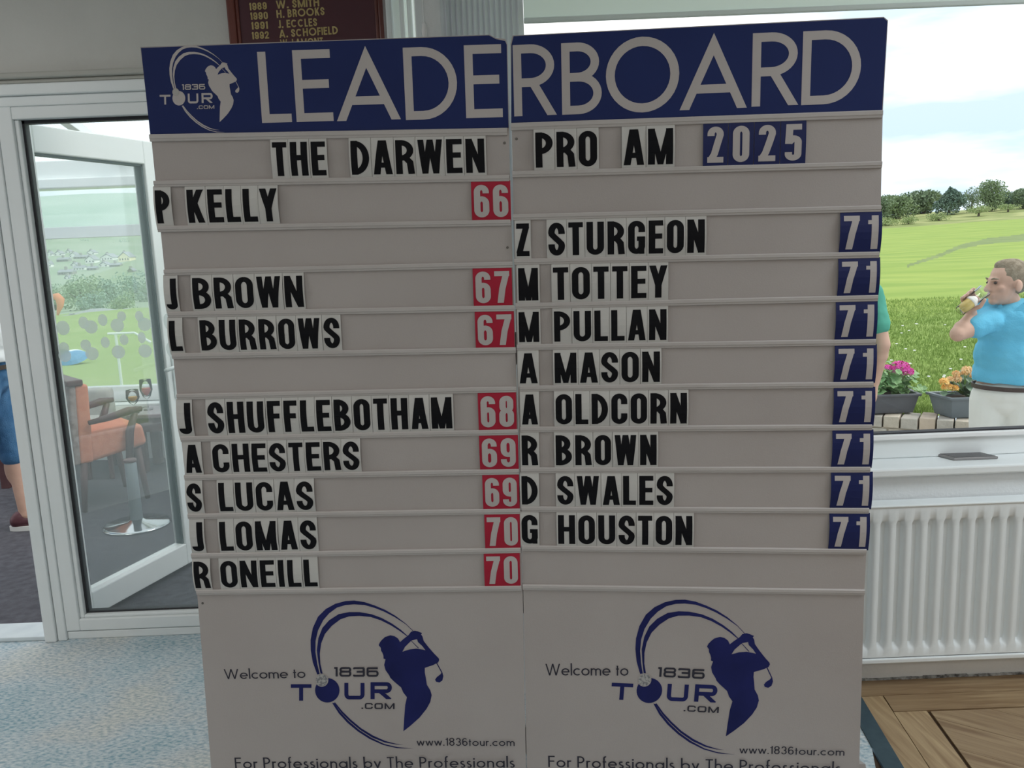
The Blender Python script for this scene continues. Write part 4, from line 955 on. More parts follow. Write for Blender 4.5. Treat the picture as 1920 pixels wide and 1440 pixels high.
def glyph(ch, W, t, R=9, dt=None, apex=.55):
    """capital or digit in a box W x 1; stroke t; corner radius limit R -> list of convex polygons"""
    h = t/2; dt = dt or t; S_ = []      # S_: (points, thickness, closed)
    def rads(w_, hh): return min(R, w_/2), min(R*1.25, hh/2)
    def bowl(x0, yb, x1, yt):
        rx, ry = min(R, (x1-x0)), min(R*1.25, (yt-yb)/2)
        if R > 1: rx = min(rx, max(ry*1.0, (x1-x0)*.6))
        return [(x0, yt), (x1-rx, yt)]+arcp(x1-rx, yt-ry, rx, ry, 90, 0)+arcp(x1-rx, yb+ry, rx, ry, 0, -90)+[(x0, yb)]
    def loop(x0, yb, x1, yt):
        rx, ry = rads(x1-x0, yt-yb)
        if R > 1: ry = min(ry, rx*1.3)
        return arcp(x1-rx, yt-ry, rx, ry, 90, 0)+arcp(x1-rx, yb+ry, rx, ry, 0, -90)+arcp(x0+rx, yb+ry, rx, ry, -90, -180)+arcp(x0+rx, yt-ry, rx, ry, 180, 90)
    add = lambda p, th=t, c=False: S_.append((p, th, c))
    x0, x1, yb, yt = h, W-h, h, 1-h
    if ch in 'LEFHIKMNPRBD': add([(x0, 0), (x0, 1)])
    if ch == 'I': S_[-1] = ([(W/2, 0), (W/2, 1)], t, False)
    if ch in 'LEZ': add([(0, yb), (W, yb)])
    if ch in 'EFTZ': add([(0, yt), (W, yt)])
    if ch in 'EF': add([(0, .525), (W*.93, .525)])
    if ch == 'H': add([(x0, .53), (x1, .53)]); add([(x1, 0), (x1, 1)])
    if ch == 'T': add([(W/2, 0), (W/2, 1)])
    AL = []
    if ch == 'A':
        fl_ = apex*t; sl = W/2-fl_; hw = dt*math.hypot(1, sl)/2
        for s in (0, 1):
            a = (hw, 0); b = (sl+hw, 1)
            a = (a[0]-sl*.1, -.1); b = (b[0]+sl*.1, 1.1)
            if s: a, b = (W-a[0], a[1]), (W-b[0], b[1])
            AL.append((a, b))
        add([(W*.24, .27), (W*.76, .27)], t*.95)
    if ch == 'M':
        add([(x1, 0), (x1, 1)])
        for s in (0, 1):
            a = (h*1.0, 1); b = (W/2, .02); d_ = ((b[0]-a[0])*.12, (b[1]-a[1])*.12); p = [(a[0]-d_[0], a[1]-d_[1]), (b[0]+d_[0]*.2, b[1]+d_[1]*.2)]
            if s: p = [(W-q[0], q[1]) for q in p]
            add(p, dt*.85)
    if ch == 'N': add([(x1, 0), (x1, 1)]); add([(h*.9-.05*W, 1.08), (W-h*.9+.05*W, -.08)], dt*.95)
    if ch in 'PR': add(bowl(x0, .45 if ch == 'P' else .47, x1 if ch == 'P' else x1-.01, yt))
    if ch == 'R':
        if R > 1: add([(W*.46, .475), (W-dt*.55+.05, -.06)] if (W > .7 or t < .14) else [(W*.5, .5), (x1-.02, .34), (W-h*.9, 0)], dt)
        elif R > .25: add([(W*.45, .50), (x1-.07, .44), (x1-.03, .34), (x1-.01, .08), (W-h*.7, 0)], dt)
        else: add([(W*.45, .45), (W-h, -.04)], dt)
    if ch == 'B': add(bowl(x0, .52, x1-.035, yt)); add(bowl(x0, yb, x1, .52))
    if ch == 'D': add(bowl(x0, yb, x1, yt))
    if ch in 'O0': add(loop(x0, yb, x1, yt), t, True)
    if ch in 'CG':
        rx, ry = rads(x1-x0, yt-yb)
        if R > 1: ry = min(ry, rx*1.3)
        if W > .7 and R > 1: up = arcp(W/2, .5, rx, ry, 42, 180, 16)+arcp(W/2, .5, rx, ry, 180, 318, 16); add(up)
        else:
            add([(x1, .66), (x1, yt-ry)]+arcp(x1-rx, yt-ry, rx, ry, 0, 90)+arcp(x0+rx, yt-ry, rx, ry, 90, 180)+arcp(x0+rx, yb+ry, rx, ry, 180, 270)+arcp(x1-rx, yb+ry, rx, ry, 270, 360)+[(x1, .36 if ch == 'C' else .46)])
        if ch == 'G': add([(x1+h, .46), (W*.52, .46)], t*.85); add([(x1, .46), (x1, 0)], t*.8)
    if ch == 'S':
        rx = min(R, (x1-x0)/2); ry = min(R*1.2, (.5-h)/2+.02)
        if R < .25: add([(x1, .76), (x1, yt-.02), (x1-.04, yt), (x0+.04, yt), (x0, yt-.04), (x0, .56), (x0+.04, .52), (x1-.04, .48), (x1, .44), (x1, yb+.04), (x1-.04, yb), (x0+.04, yb), (x0, yb+.04), (x0, .24)])
        else: add([(x1, yt-ry-.035)]+arcp(x1-rx, yt-ry, rx, ry, 0, 90)+arcp(x0+rx, yt-ry, rx, ry, 90, 180)+[(x0+.03*W, .64), (x0+.18*W, .56), (x1-.18*W, .44), (x1-.03*W, .36)]+arcp(x1-rx, yb+ry, rx, ry, 0, -90)+arcp(x0+rx, yb+ry, rx, ry, -90, -180)+[(x0, yb+ry+.035)])
    if ch == 'J': rx = (x1-x0)/2; add([(x1, 1), (x1, yb+rx)]+arcp(x1-rx, yb+rx, rx, rx, 0, -180)+[(x0, yb+rx+.03)])
    if ch == 'K': add([(x0, .30), (W-dt*.6, 1.0), (W-dt*.3, 1.06)], dt); add([(W*.42, .62), (W-dt*.6, 0), (W-dt*.5, -.06)], dt)
    if ch == 'U': rx, ry = rads(x1-x0, 1.2); ry = min(ry, rx*1.2); add([(x0, 1), (x0, yb+ry)]+arcp(x0+rx, yb+ry, rx, ry, 180, 270)+arcp(x1-rx, yb+ry, rx, ry, 270, 360)+[(x1, 1)])
    if ch == 'W':
        q_ = [dt*.5, W*.285, W*.5, W*.715, W-dt*.5]
        for i in range(4):
            a = (q_[i], 1 if i % 2 == 0 else 0); b = (q_[i+1], 0 if i % 2 == 0 else 1); sx_ = (b[0]-a[0])*.08; sy_ = (b[1]-a[1])*.08
            add([(a[0]-sx_, a[1]-sy_), (b[0]+sx_, b[1]+sy_)], dt*.9)
    if ch == 'Y': add([(dt*.5-.03, 1.06), (W/2, .40)], dt); add([(W-dt*.5+.03, 1.06), (W/2, .40)], dt); add([(W/2, 0), (W/2, .48)])
    if ch == 'Z': add([(W-dt*.42, 1-t*.6), (dt*.42, t*.6)], dt*.95)
    if ch == '1': add([(x1, 0), (x1, 1)]); add([(x1, .80), (max(0, x1-1.6*t), .80)], t*.75) if R > .25 else add([(x1, yt), (x1-1.2*t, yt)])
    if ch == '2':
        rx = min(R, (x1-x0)/2); ry = min(R*1.2, rx*1.25 if R > 1 else rx)
        add([(x0, yt-ry-.05), (x0, yt-ry)]+arcp(x0+rx, yt-ry, rx, ry, 180, 90)+arcp(x1-rx, yt-ry, rx, ry, 90, 0)+[(x1, yt-ry-.03), (x1-.06, .52), (x0+.08, .24), (x0+.01, .1)]); add([(0, yb), (W, yb)])
    if ch == '3':
        if R < .25: add([(x0, .78), (x0, yt-.03), (x0+.04, yt), (x1-.05, yt), (x1-.01, yt-.05), (x1-.01, .58), (x1-.05, .52), (W*.3, .52)]); add([(x1-.05, .52), (x1, .46), (x1, yb+.05), (x1-.05, yb), (x0+.04, yb), (x0, yb+.03), (x0, .22)])
        else: rx = (x1-x0)/2; r3 = (.5-h)/2+.01; add(arcp(W/2, yt-r3, rx*.88, r3, 165, -90, 14)); add(arcp(W/2, yb+r3, rx, r3, 90, -165, 14)); 
    if ch == '5':
        rx = min(R, (x1-x0)/2); add([(W, yt), (x0+.02, yt), (x0, .46)]); add([(x0+.01, .50), (x0+.08, .58), (W*.5, .61)]+arcp(x1-rx, .61-rx, rx, rx, 90, 0)+arcp(x1-rx, yb+rx, rx, rx, 0, -90)+arcp(x0+rx, yb+rx, rx, rx, -90, -180)+[(x0, yb+rx+.05)])
    if ch in '69':
        L_ = loop(x0, yb, x1, .57); rx, ry = rads(x1-x0, .9); ry = min(ry, rx*1.3)
        st_ = [(x0, .3), (x0, yt-ry)]+arcp(x0+rx, yt-ry, rx, ry, 180, 90)+arcp(x1-rx, yt-ry, rx, ry, 90, 0)+[(x1, yt-ry-.04)]
        if R < .25: st_ = [(x0, .3), (x0, yt-.06), (x0+.06, yt), (x1+h*.3, yt)]
        elif t < .14: st_ = [(x0, .3), (x0, yt-ry)]+arcp(x0+rx, yt-ry, rx, ry, 180, 35)
        if ch == '9': L_ = [(W-a, 1-b) for a, b in L_]; st_ = [(W-a, 1-b) for a, b in st_]
        add(L_, t, True); add(st_)
    if ch == '7': add([(0, yt), (W, yt)]); add([(x1-.0, .92), (W*.52, .45), (W*.38, 0), (W*.37, -.05)], dt)
    if ch == '8': add(loop(x0+.01, .53, x1-.01, yt), t, True); add(loop(x0, yb, x1, .53), t, True)
    if ch == '.': add([(0, t*.55), (t*1.1, t*.55)], t*1.1)
    out = []
    for p, th, c in S_: out += clip_quads(stroke_quads(p, th, c), 0, 1)
    for i_, (a, b) in enumerate(AL):
        for q in clip_quads(stroke_quads([a, b], dt), 0, 1):
            q = clip(q, 1, sl, W) if i_ == 0 else clip(q, -1, sl, 0)
            if q and len(q) > 2: out.append(q)
    return out
def small(ch, t):
    """geometric lower case, x height .62; returns (polys, advance)"""
    h = t/2; x = .62; r = x/2-h; S_ = []; add = lambda p, th=t, c=False: S_.append((p, th, c)); W = .62
    circ = arcp(x/2, x/2, r, r, 0, 360, 24)[:-1]
    if ch in 'oab': add([(a+(.0 if ch != 'b' else 0), b) for a, b in circ], t, True)
    if ch == 'a': add([(x-h, 0), (x-h, x)])
    if ch == 'b': add([(h, 0), (h, 1.05)])
    if ch == 'c': add(arcp(x/2, x/2, r, r, 48, 312, 20)); W = .53
    if ch == 'e': add(arcp(x/2, x/2, r, r, 0, 318, 22)); add([(h, x/2), (x-h*.2, x/2)], t*.85)
    if ch == 'f': add([(.10, 0), (.10, .86)]+arcp(.21, .87, .11, .13, 180, 70, 6)); add([(0, .56), (.25, .56)], t*.9); W = .25
    if ch in 'hnmru': pass
    if ch == 'h': add([(h, 0), (h, 1.05)])
    if ch in 'nmr': add([(h, 0), (h, x)])
    if ch in 'hn': rr_ = .19; add([(h, .3), (h, x-rr_-h)]+arcp(h+rr_, x-rr_-h, rr_, rr_, 180, 0, 12)+[(h+2*rr_, 0)]); W = 2*rr_+t
    if ch == 'm':
        rr_ = .17; W = 4*rr_+t
        for k in (0, 1): add([(h+2*rr_*k, .3), (h+2*rr_*k, x-rr_-h)]+arcp(h+rr_+2*rr_*k, x-rr_-h, rr_, rr_, 180, 0, 12)+[(h+2*rr_*(k+1), 0)])
    if ch == 'r': add([(h, .3), (h, x-.16-h)]+arcp(h+.15, x-.16-h, .15, .16, 180, 60, 8)); W = .27
    if ch == 'u': rr_ = .18; add([(h, x), (h, rr_+h)]+arcp(h+rr_, rr_+h, rr_, rr_, 180, 360, 12)+[(h+2*rr_, x)]); add([(h+2*rr_, x), (h+2*rr_, 0)]); W = 2*rr_+t
    if ch == 'i': add([(h, 0), (h, x)]); add([(h-t*.6, .80), (h+t*.6, .80)], t*1.2); W = t
    if ch == 'l': add([(h, 0), (h, 1.05)]); W = t
    if ch == 't': add([(.11, 0), (.11, .84)]); add([(0, .56), (.23, .56)], t*.9); W = .23
    if ch == 's': add(arcp(.17, .455, .11, .12, 40, 200, 8)+[(.10, .36), (.24, .27)]+arcp(.17, .17, .125, .125, 40, -150, 9)); W = .34
    if ch == 'w': q_ = [.03, .20, .37, .54, .71]; W = .74; [add([(q_[i], x if i % 2 == 0 else .02), (q_[i+1], .02 if i % 2 == 0 else x)]) for i in range(4)]
    if ch == 'y': add([(.03, x), (.24, .08)]); add([(.45, x), (.13, -.32)]); W = .48
    out = []
    for p, th, c in S_: out += stroke_quads(p, th, c)
    return out, W
CAPW = dict(L=.42, E=.48, F=.46, H=.66, I=.12, K=.6, M=.86, N=.72, P=.5, R=.54, B=.54, D=.72, A=.8, O=.98, C=.78, G=.9, S=.52, J=.36, U=.64, T=.5, W=1.12, Y=.62, Z=.55)
CAPW.update({str(d): .52 for d in range(10)}); CAPW['1'] = .24
def text(s, t, gap=.13, R=9, wd=None, space=.32):
    polys = []; x = 0
    for ch in s:
        if ch == ' ': x += space; continue
        if ch == '.': g_, w_ = glyph('.', .1, t), t*1.1
        elif ch.islower(): g_, w_ = small(ch, t)
        else: w_ = (wd or CAPW)[ch]; g_ = glyph(ch, w_, t, R)
        polys += [[(a+x, b) for a, b in p] for p in g_]; x += w_+gap
    return polys, x-gap
def mesh2d(polys, f):
    mb = MB(); nr = V((0, 0, 0))
    for i, p in enumerate(polys):
        if i == 0: nr = (f(1, 0)-f(0, 0)).cross(f(0, 1)-f(0, 0)).normalized()*1.2e-5
        k = len(mb.v); mb.v += [f(a, b)+nr*i for a, b in p]; mb.f.append(tuple(range(k, k+len(p))))
    return mb

# gold names on the honours board
GOLD = mat('gold_leaf', (.46, .34, .13), .4, (.56, .43, .19), 40)
def gold(s, x0, y0, x1, y1, cap_px, t=.19):
    polys, w_ = text(s, t, .12); a = at(x0, y0, DW-.0228); b = at(x1, y1, DW-.0228); zz = cap_px*.86/FPX*DW*1.03; ex_ = (b-a)/w_
    obj('lettering', mesh2d(polys, lambda u, v: a+ex_*u+V((0, 0, zz))*v), GOLD, hb)
gold('1989', 468, 19.5, 501, 18, 14); gold('W. SMITH', 518, 16.5, 599, 12, 15)
gold('1990', 470, 37.5, 503, 36, 14); gold('H. BROOKS', 519, 34, 609, 28.5, 15)
gold('1991', 472, 55.5, 503, 54, 14); gold('J. ECCLES', 522, 53, 595, 49, 15)
gold('1992', 473, 74, 505, 72.5, 14); gold('A. SCHOFIELD', 524, 71, 634, 64, 15)
gold('W. LAMONT', 526, 89, 606, 85, 15)

# ================================================================== THE LEADERBOARD
BO = V((.0168, 2.0, CAMZ)); ROTB = -.0127; TH = .018
class Panel:
    def __init__(s, yaw):
        e = V((math.cos(yaw), math.sin(yaw), 0)); Z = V((0, 0, 1))
        s.e = e*math.cos(ROTB)+Z*math.sin(ROTB); s.u = -e*math.sin(ROTB)+Z*math.cos(ROTB); s.n = s.e.cross(s.u)
        if s.n.y > 0: s.n = -s.n
    def hit(s, px, py, off=0):
        d = ray(px, py); o = V((0, 0, CAMZ)); q = BO+s.n*off; t = (q-o).dot(s.n)/d.dot(s.n); P_ = o+d*t-q
        return P_.dot(s.e), P_.dot(s.u)
    def pt(s, h, z, off=0): return BO+s.e*h+s.u*z+s.n*off
PLL, PRR = Panel(-.0268), Panel(-.0969)
lb = empty('leaderboard', (BO.x, BO.y, 0), 'large white two-panel leaderboard with blue heading, standing hinged in the middle of the room', 'leaderboard')
def slab(P_, outline, m, name, o0=0, o1=-TH, par=lb):
    n = len(outline); mb = MB(); mb.v = [P_.pt(h, z, o0) for h, z in outline]+[P_.pt(h, z, o1) for h, z in outline]
    mb.f = [tuple(range(n)), tuple(range(2*n-1, n-1, -1))]+[(i, i+n, (i+1) % n+n, (i+1) % n) for i in range(n)]
    o = obj(name, mb, m, par)
    bm = bmesh.new(); bm.from_mesh(o.data); bmesh.ops.recalc_face_normals(bm, faces=bm.faces); bm.to_mesh(o.data); bm.free(); return o
def down(P_, h): return (h, (.022-CAMZ)/P_.u.z)
eL = [PLL.hit(x, y) for x, y in ((263, 88), (283, 254), (309, 511), (340, 823), (369.5, 1110), (396, 1440))]
rL = [PLL.hit(x, y) for x, y in ((918, 65), (929, 71), (947.5, 73), (951, 84), (956, 330), (963, 560), (969, 730), (974, 900), (980, 1102), (986, 1430))]
eR = [PRR.hit(x, y) for x, y in ((957, 82), (961, 66.5), (1657, 31.5), (1665, 38))]
rR = [PRR.hit(x, y) for x, y in ((1655, 214), (1651.5, 391), (1642, 641), (1635, 800), (1624.5, 1034), (1620.5, 1108), (1611, 1440))]
lR = [PRR.hit(x, y) for x, y in ((961.3, 330), (966.3, 560), (970.5, 730), (974.6, 900), (981, 1102), (987.5, 1430))]
PANEL_L = eL+[down(PLL, eL[-1][0]), down(PLL, rL[-1][0])]+rL[::-1]
PANEL_R = lR[::-1]+eR+rR+[down(PRR, rR[-1][0]), down(PRR, lR[-1][0])]
pnl = slab(PLL, PANEL_L, PANELW, 'panel'); pnr = slab(PRR, PANEL_R, PANELW, 'panel')
# blue heading vinyl
def lin(a, b, t): return (a[0]+(b[0]-a[0])*t, a[1]+(b[1]-a[1])*t)
hl = [PLL.hit(x, y) for x, y in ((264.5, 90), (282, 253), (953.5, 239.5), (950, 84), (947, 77), (930, 73.5), (917, 66.5))]
hr = [PRR.hit(x, y) for x, y in ((959, 84), (963, 68), (1656.5, 33.5), (1663.5, 40), (1653.5, 210.5), (958.5, 237.5))]
HL = slab(PLL, hl, HEADB, 'heading', .0008, 0); HR_ = slab(PRR, hr, HEADB, 'heading', .0008, 0)
# raised white rim caught by the light round each panel edge
def strip(P_, pts, w0, m, name, off, thick):
    n = len(pts); mb = MB()
    for i in range(n-1):
        a, b = pts[i], pts[i+1]; mb.hexa([P_.pt(a[0], a[1], off), P_.pt(a[0]+w0, a[1], off), P_.pt(b[0]+w0, b[1], off), P_.pt(b[0], b[1], off), P_.pt(a[0], a[1], off+thick), P_.pt(a[0]+w0, a[1], off+thick), P_.pt(b[0]+w0, b[1], off+thick), P_.pt(b[0], b[1], off+thick)])
    return obj(name, mb, m, lb)
LTRACK = [(282,259),(290,345),(297,429.5),(309,511),(316,590),(324,667.5),(333,743.7),(340,823),(347,895),(353.5,967.5),(360,1041.7),(369.5,1109.7)]
LTR2 = [(951,247),(955,334),(957.5,417.5),(961,496),(965,577.5),(967.5,656),(968.4,729.6),(971,809.5),(973,883.6),(975.5,957.7),(976.4,1031),(978,1102)]
RTRACK = [(958,238),(961,327),(962,407.5),(964,491),(967,574),(969,651),(975,728),(976,804.7),(977,881),(978,953.8),(979,1026.7),(980,1100)]
RTR2 = [(1654,214),(1652.6,308.8),(1651,391),(1647.5,477.5),(1645,558.7),(1641,641),(1636,720.7),(1633.6,800.6),(1630.4,879.8),(1628,957),(1623.4,1033.8),(1620,1109.8)]
RH = .0072
def make_rails(P_, A_, B_):
    out = []
    for i, (a, b) in enumerate(zip(A_, B_)):
        a, b = P_.hit(*a), P_.hit(*b); out.append((a, b)); hh = RH*(1.15 if i == 0 else 1)
        prof = [(hh, 0), (hh, .0045), (hh*.75, .0065), (-hh*.15, .0065), (-hh*.35, .0050), (-hh*.9, .0045), (-hh, .0035), (-hh, 0)]
        mb = MB(); n = len(prof)
        for q in (a, b): mb.v += [P_.pt(q[0], q[1]+dz, o) for dz, o in prof]
        mb.f = [(k, (k+1) % n, (k+1) % n+n, k+n) for k in range(n)]+[tuple(range(n))[::-1], tuple(range(n, 2*n))]
        obj('rail', mb, RAILM, lb, loc=P_.pt(a[0], a[1]))
    return out
RLs = make_rails(PLL, LTRACK, LTR2); RRs = make_rails(PRR, RTRACK, RTR2)
def railz(RS, i, h):
    a, b = RS[i]; return a[1]+(b[1]-a[1])*(h-a[0])/(b[0]-a[0])
# screws, hinge leaves, braces
STEEL = mat('screw_steel', (.16, .15, .14), .5, metal=.6)
for P_, x, y in ((PLL, 946, 268), (PRR, 968.5, 260.5), (PLL, 951.5, 464), (PLL, 953, 332), (PLL, 380, 1131)):
    h_, z_ = P_.hit(x, y); obj('screw', MB().lathe(P_.pt(h_, z_), [(.0032, 0), (.0030, .0012), (.001, .0016)], 10, ax=P_.n), STEEL, lb)
for z_ in (-.25, -.9, -1.3): obj('hinge', MB().tube([PLL.pt(rL[5][0]+.004, z_-.04, -TH-.004), PLL.pt(rL[5][0]+.004, z_+.04, -TH-.004)], .004, 8).obox(PLL.pt(rL[5][0], z_, -TH), PLL.e, PLL.u, -PLL.n, (-.03, -.035, .0), (.0, .035, .002)), RAILM, lb)
fh = PLL.hit(388, 1440)[0]
for P_, h0, nm in ((PLL, eL[-1][0], 1), (PRR, rR[-1][0], -1)):
    b0 = P_.pt(h0, 0, -TH); b0.z = 0; d = P_.e*nm
    obj('foot', MB().hexa([b0+d*-.03+V((0, .0, 0)), b0+d*.02, b0+d*.02+V((0, .30, 0)), b0+d*-.03+V((0, .30, 0)), b0+d*-.004+V((0, 0, .15)), b0+d*.02+V((0, 0, .15)), b0+d*.02+V((0, .30, .03)), b0+d*-.03+V((0, .30, .03))]), PANELW, lb)
    obj('brace', MB().tube([P_.pt(h0+nm*.12, -.1, -TH), V((P_.pt(h0+nm*.12, 0)[0], b0.y+.28, .03))], .012, 8), PANELW, lb)
# LEADERBOARD heading letters: (char, panel, x left, x right, y top, y bottom)
HLT = [('L', PLL, 482, 548, 96.5, 230), ('E', PLL, 547.5, 626, 93.2, 228), ('A', PLL, 632, 752, 86, 225.5), ('D', PLL, 755, 857, 88, 224), ('E', PLL, 869.5, 943, 84, 220.8),
       ('R', PRR, 961, 1042, 83, 217), ('B', PRR, 1052, 1128, 79.5, 214), ('O', PRR, 1136, 1273.5, 69, 211), ('A', PRR, 1274, 1400, 62, 204.5), ('R', PRR, 1411.6, 1494, 60.7, 198.5), ('D', PRR, 1506, 1614, 56.5, 195)]
for ch, P_, xl, xr, yt_, yb_ in HLT:
    ym = (yt_+yb_)/2; xc = (xl+xr)/2; z1 = P_.hit(xc, yt_)[1]; z0 = P_.hit(xc, yb_)[1]; H_ = z1-z0
    ha = P_.hit(xl, yb_ if ch == 'A' else (ym if ch == 'O' else yt_))[0]; hb2 = P_.hit(xr, yb_ if ch in 'LEAR' else ym)[0]; W_ = (hb2-ha)/H_
    polys = glyph(ch, W_, .121, 9, apex=.0 if ch == 'A' else .5)
    obj('heading_letter', mesh2d(polys, lambda u, v: P_.pt(ha+u*H_, z0+v*H_, .0012)), HEADW, HL if P_ is PLL else HR_)
# print on the lower panels
def ptext(P_, s, x0, y0, x1, y1, cap, t, m, par, R=9, gap=.13, wd=None, off=.0006, space=.32):
    polys, w_ = text(s, t, gap, R, wd, space); a = P_.hit(x0, y0); b = P_.hit(x1, y1); sx_ = (b[0]-a[0])/w_
    c0_ = P_.hit((x0+x1)/2, (y0+y1)/2); c1_ = P_.hit((x0+x1)/2, (y0+y1)/2-cap); H_ = c1_[1]-c0_[1]
    return obj('lettering', mesh2d(polys, lambda u, v: P_.pt(a[0]+u*sx_, a[1]+(b[1]-a[1])*u/w_+v*H_, off)), m, par)
EUW = dict(T=1.15, U=1.12, R=1.15, C=1.0, O=1.05, M=1.25); EUW.update({'1': .38, '8': 1.1, '3': 1.08, '6': 1.1, '.': .2})
# emblem outlines traced once in units of the left emblem (px of a crop), then laid on the panel plane
OUT = [(665,540),(640,470),(628,400),(627,340),(640,270),(670,205),(715,160),(770,130),(830,114),(880,111),(940,120),(1000,140),(1060,165),(1120,200),(1180,245),(1228,292),(1226,294),(1180,249),(1115,207),(1055,176),(1000,154),(940,137),(880,133),(830,137),(780,152),(735,185),(700,225),(670,285),(656,345),(655,410),(666,480),(680,538)]
INN = [(685,538),(672,470),(663,400),(672,330),(695,270),(735,225),(790,190),(850,178),(910,178),(980,190),(1040,212),(1100,245),(1150,280),(1190,316),(1187,319),(1145,288),(1095,256),(1035,226),(975,206),(910,200),(850,203),(800,220),(750,258),(710,305),(688,360),(680,420),(684,480),(697,535)]
LO1 = [(752,705),(790,765),(840,820),(900,870),(970,915),(1050,950),(1130,968),(1225,970),(1130,962),(1055,944),(980,908),(910,863),(850,812),(800,758),(764,706)]
LO2 = [(767,700),(812,755),(860,802),(920,852),(990,895),(1060,926),(1120,942),(1165,948),(1120,946),(1058,935),(985,906),(915,862),(855,812),(805,762),(765,708)]
GOLF = [(1090,313),(1115,318),(1135,332),(1146,352),(1165,335),(1195,312),(1210,292),(1232,286),(1250,290),(1275,300),(1268,308),(1277,320),(1283,345),(1310,380),(1345,420),(1370,445),(1374,455),(1368,470),(1340,485),(1290,502),(1290,530),(1296,560),(1302,600),(1322,632),(1330,660),(1322,700),(1300,740),(1260,790),(1210,835),(1166,870),(1170,800),(1176,720),(1186,672),(1165,645),(1152,615),(1110,580),(1090,560),(1083,545),(1062,515),(1054,485),(1060,460),(1062,452),(1050,448),(1050,432),(1044,415),(1036,402),(1034,385),(1022,370),(1030,352),(1045,335),(1060,322)]
HOLE = [(1160,408),(1175,380),(1205,350),(1215,342),(1245,335),(1250,352),(1275,375),(1294,400),(1280,396),(1240,390),(1200,395)]
CLUB = [(1355,472),(1360,470),(1392,528),(1398,550),(1392,575),(1375,587),(1355,582),(1350,570),(1360,555),(1380,540),(1387,530)]
SHAFT = [(1207,343),(1211,343),(1257,388),(1251,388)]
def tess(loops):
    ls = [[V((x, -y, 0)) for x, y in l] for l in loops]; flat = [p for l in loops for p in l]; return flat, [tuple(t) for t in tessellate_polygon(ls)]
def logo(P_, f, par, m, mball, off=.0006):
    """f maps traced crop units to (h, z) on the panel"""
    def put(name, loops, mm, o):
        flat, tri = tess(loops); mb = MB(); mb.v = [P_.pt(*f(x, y), o) for x, y in flat]; mb.f = [t if (mb.v[t[1]]-mb.v[t[0]]).cross(mb.v[t[2]]-mb.v[t[0]]).dot(P_.n) > 0 else t[::-1] for t in tri]; return obj(name, mb, mm, par)
    put('golfer_emblem', [GOLF, HOLE], m, off); put('golf_club', [CLUB], m, off); put('club_shaft', [SHAFT], m, off)
    for l in (OUT, INN, LO1, LO2): put('swoosh', [l], m, off)
    circ = lambda cx, cy, r: [(cx+r*math.cos(2*PI*i/32), cy+r*math.sin(2*PI*i/32)) for i in range(32)]
    put('disc', [circ(724, 632, 71)], m, off); put('ball_ring', [circ(692, 573, 38)], PANELW, off+.0003); put('golf_ball', [circ(692, 573, 34)], mball, off+.0006)
def euro(P_, f, par, m, s, x0, yb_, x1, yt_, t, gap, R=.17, off=.0006):
    polys, w_ = text(s, t, gap, R, EUW)
    obj('lettering', mesh2d(polys, lambda u, v: P_.pt(*f(x0+(x1-x0)*u/w_, yb_+(yt_-yb_)*v), off)), m, par)
BALLM = mat('golf_ball_print', (.20, .20, .21), .5, (.42, .41, .40), 160, fac=(.45, .55)); INK = mat('print_ink', (.022, .020, .035), .5)
def logo_set(P_, f, par, m, ink):
    logo(P_, f, par, m, BALLM)
    euro(P_, f, par, ink, '1836', 760, 552, 1022, 497, .19, .16); euro(P_, f, par, m, 'T', 512, 692, 632, 597, .22, .1)
    euro(P_, f, par, m, 'U', 823, 685, 940, 589, .22, .1); euro(P_, f, par, m, 'R', 975, 683, 1100, 585, .22, .1); euro(P_, f, par, ink, '.COM', 922, 740, 1115, 706, .2, .2)
def f1(x, y): return PLL.hit(380+x/3.0968, 1090+y/3.0968)
logo_set(PLL, f1, pnl, NAVY, INK)
# right emblem: same drawing, fitted by two anchors in its own crop (origin 980,1090, scale 2.909)
def cr(x, y): return PRR.hit(980+x/2.909, 1090+y/2.909)
A1, B1 = f1(724, 632), f1(1166, 870); A2, B2 = cr(691, 595), cr(1107, 845)
def sim(A1, B1, A2, B2, rotate=True):
    u = complex(*B1)-complex(*A1); v = complex(*B2)-complex(*A2); k = v/u
    return lambda x, y: (lambda w: (w.real, w.imag))(complex(*A2)+(complex(*f1(x, y))-complex(*A1))*k)
# anchor on head top instead of tip for better average scale
f2 = sim(f1(724, 632), f1(1370, 450), cr(691, 595), cr(1345, 447))
logo_set(PRR, f2, pnr, NAVY, INK)
def ch_(x, y): return PLL.hit(240+x/4, 40+y/4)
f3 = sim(f1(724, 632), f1(1370, 450), ch_(383, 577), ch_(815, 432))
logo(PLL, f3, HL, HEADW, mat('golf_ball_white', (.42, .40, .38), .5), .0012)
_f = f3
for s_, a in (('1836', (760, 552, 1022, 497)), ('T', (512, 692, 632, 597)), ('U', (823, 685, 940, 589)), ('R', (975, 683, 1100, 585)), ('.COM', (922, 740, 1115, 706))):
    euro(PLL, _f, HL, HEADW, s_, a[0], a[1], a[2], a[3], .2, .17, off=.0012)
def L1(x, y): return 380+x/3.0968, 1090+y/3.0968
def R1(x, y): return 980+x/2.909, 1090+y/2.909
ptext(PLL, 'Welcome to', *L1(127, 568), *L1(599, 558), 18.8, .105, INK, pnl, gap=.085)
ptext(PRR, 'Welcome to', *R1(125, 513), *R1(577, 512), 22, .105, INK, pnr, gap=.085)
ptext(PLL, 'www.1836tour.com', *L1(1245, 954), *L1(1812, 951), 14.6, .11, INK, pnl, gap=.12)
ptext(PRR, 'www.1836tour.com', *R1(1183, 938), *R1(1752, 946), 14.8, .11, INK, pnr, gap=.12)
ptext(PLL, 'For Professionals by The Professionals', *L1(190, 1086), *L1(1812, 1072), 20.5, .11, INK, pnl, gap=.12)
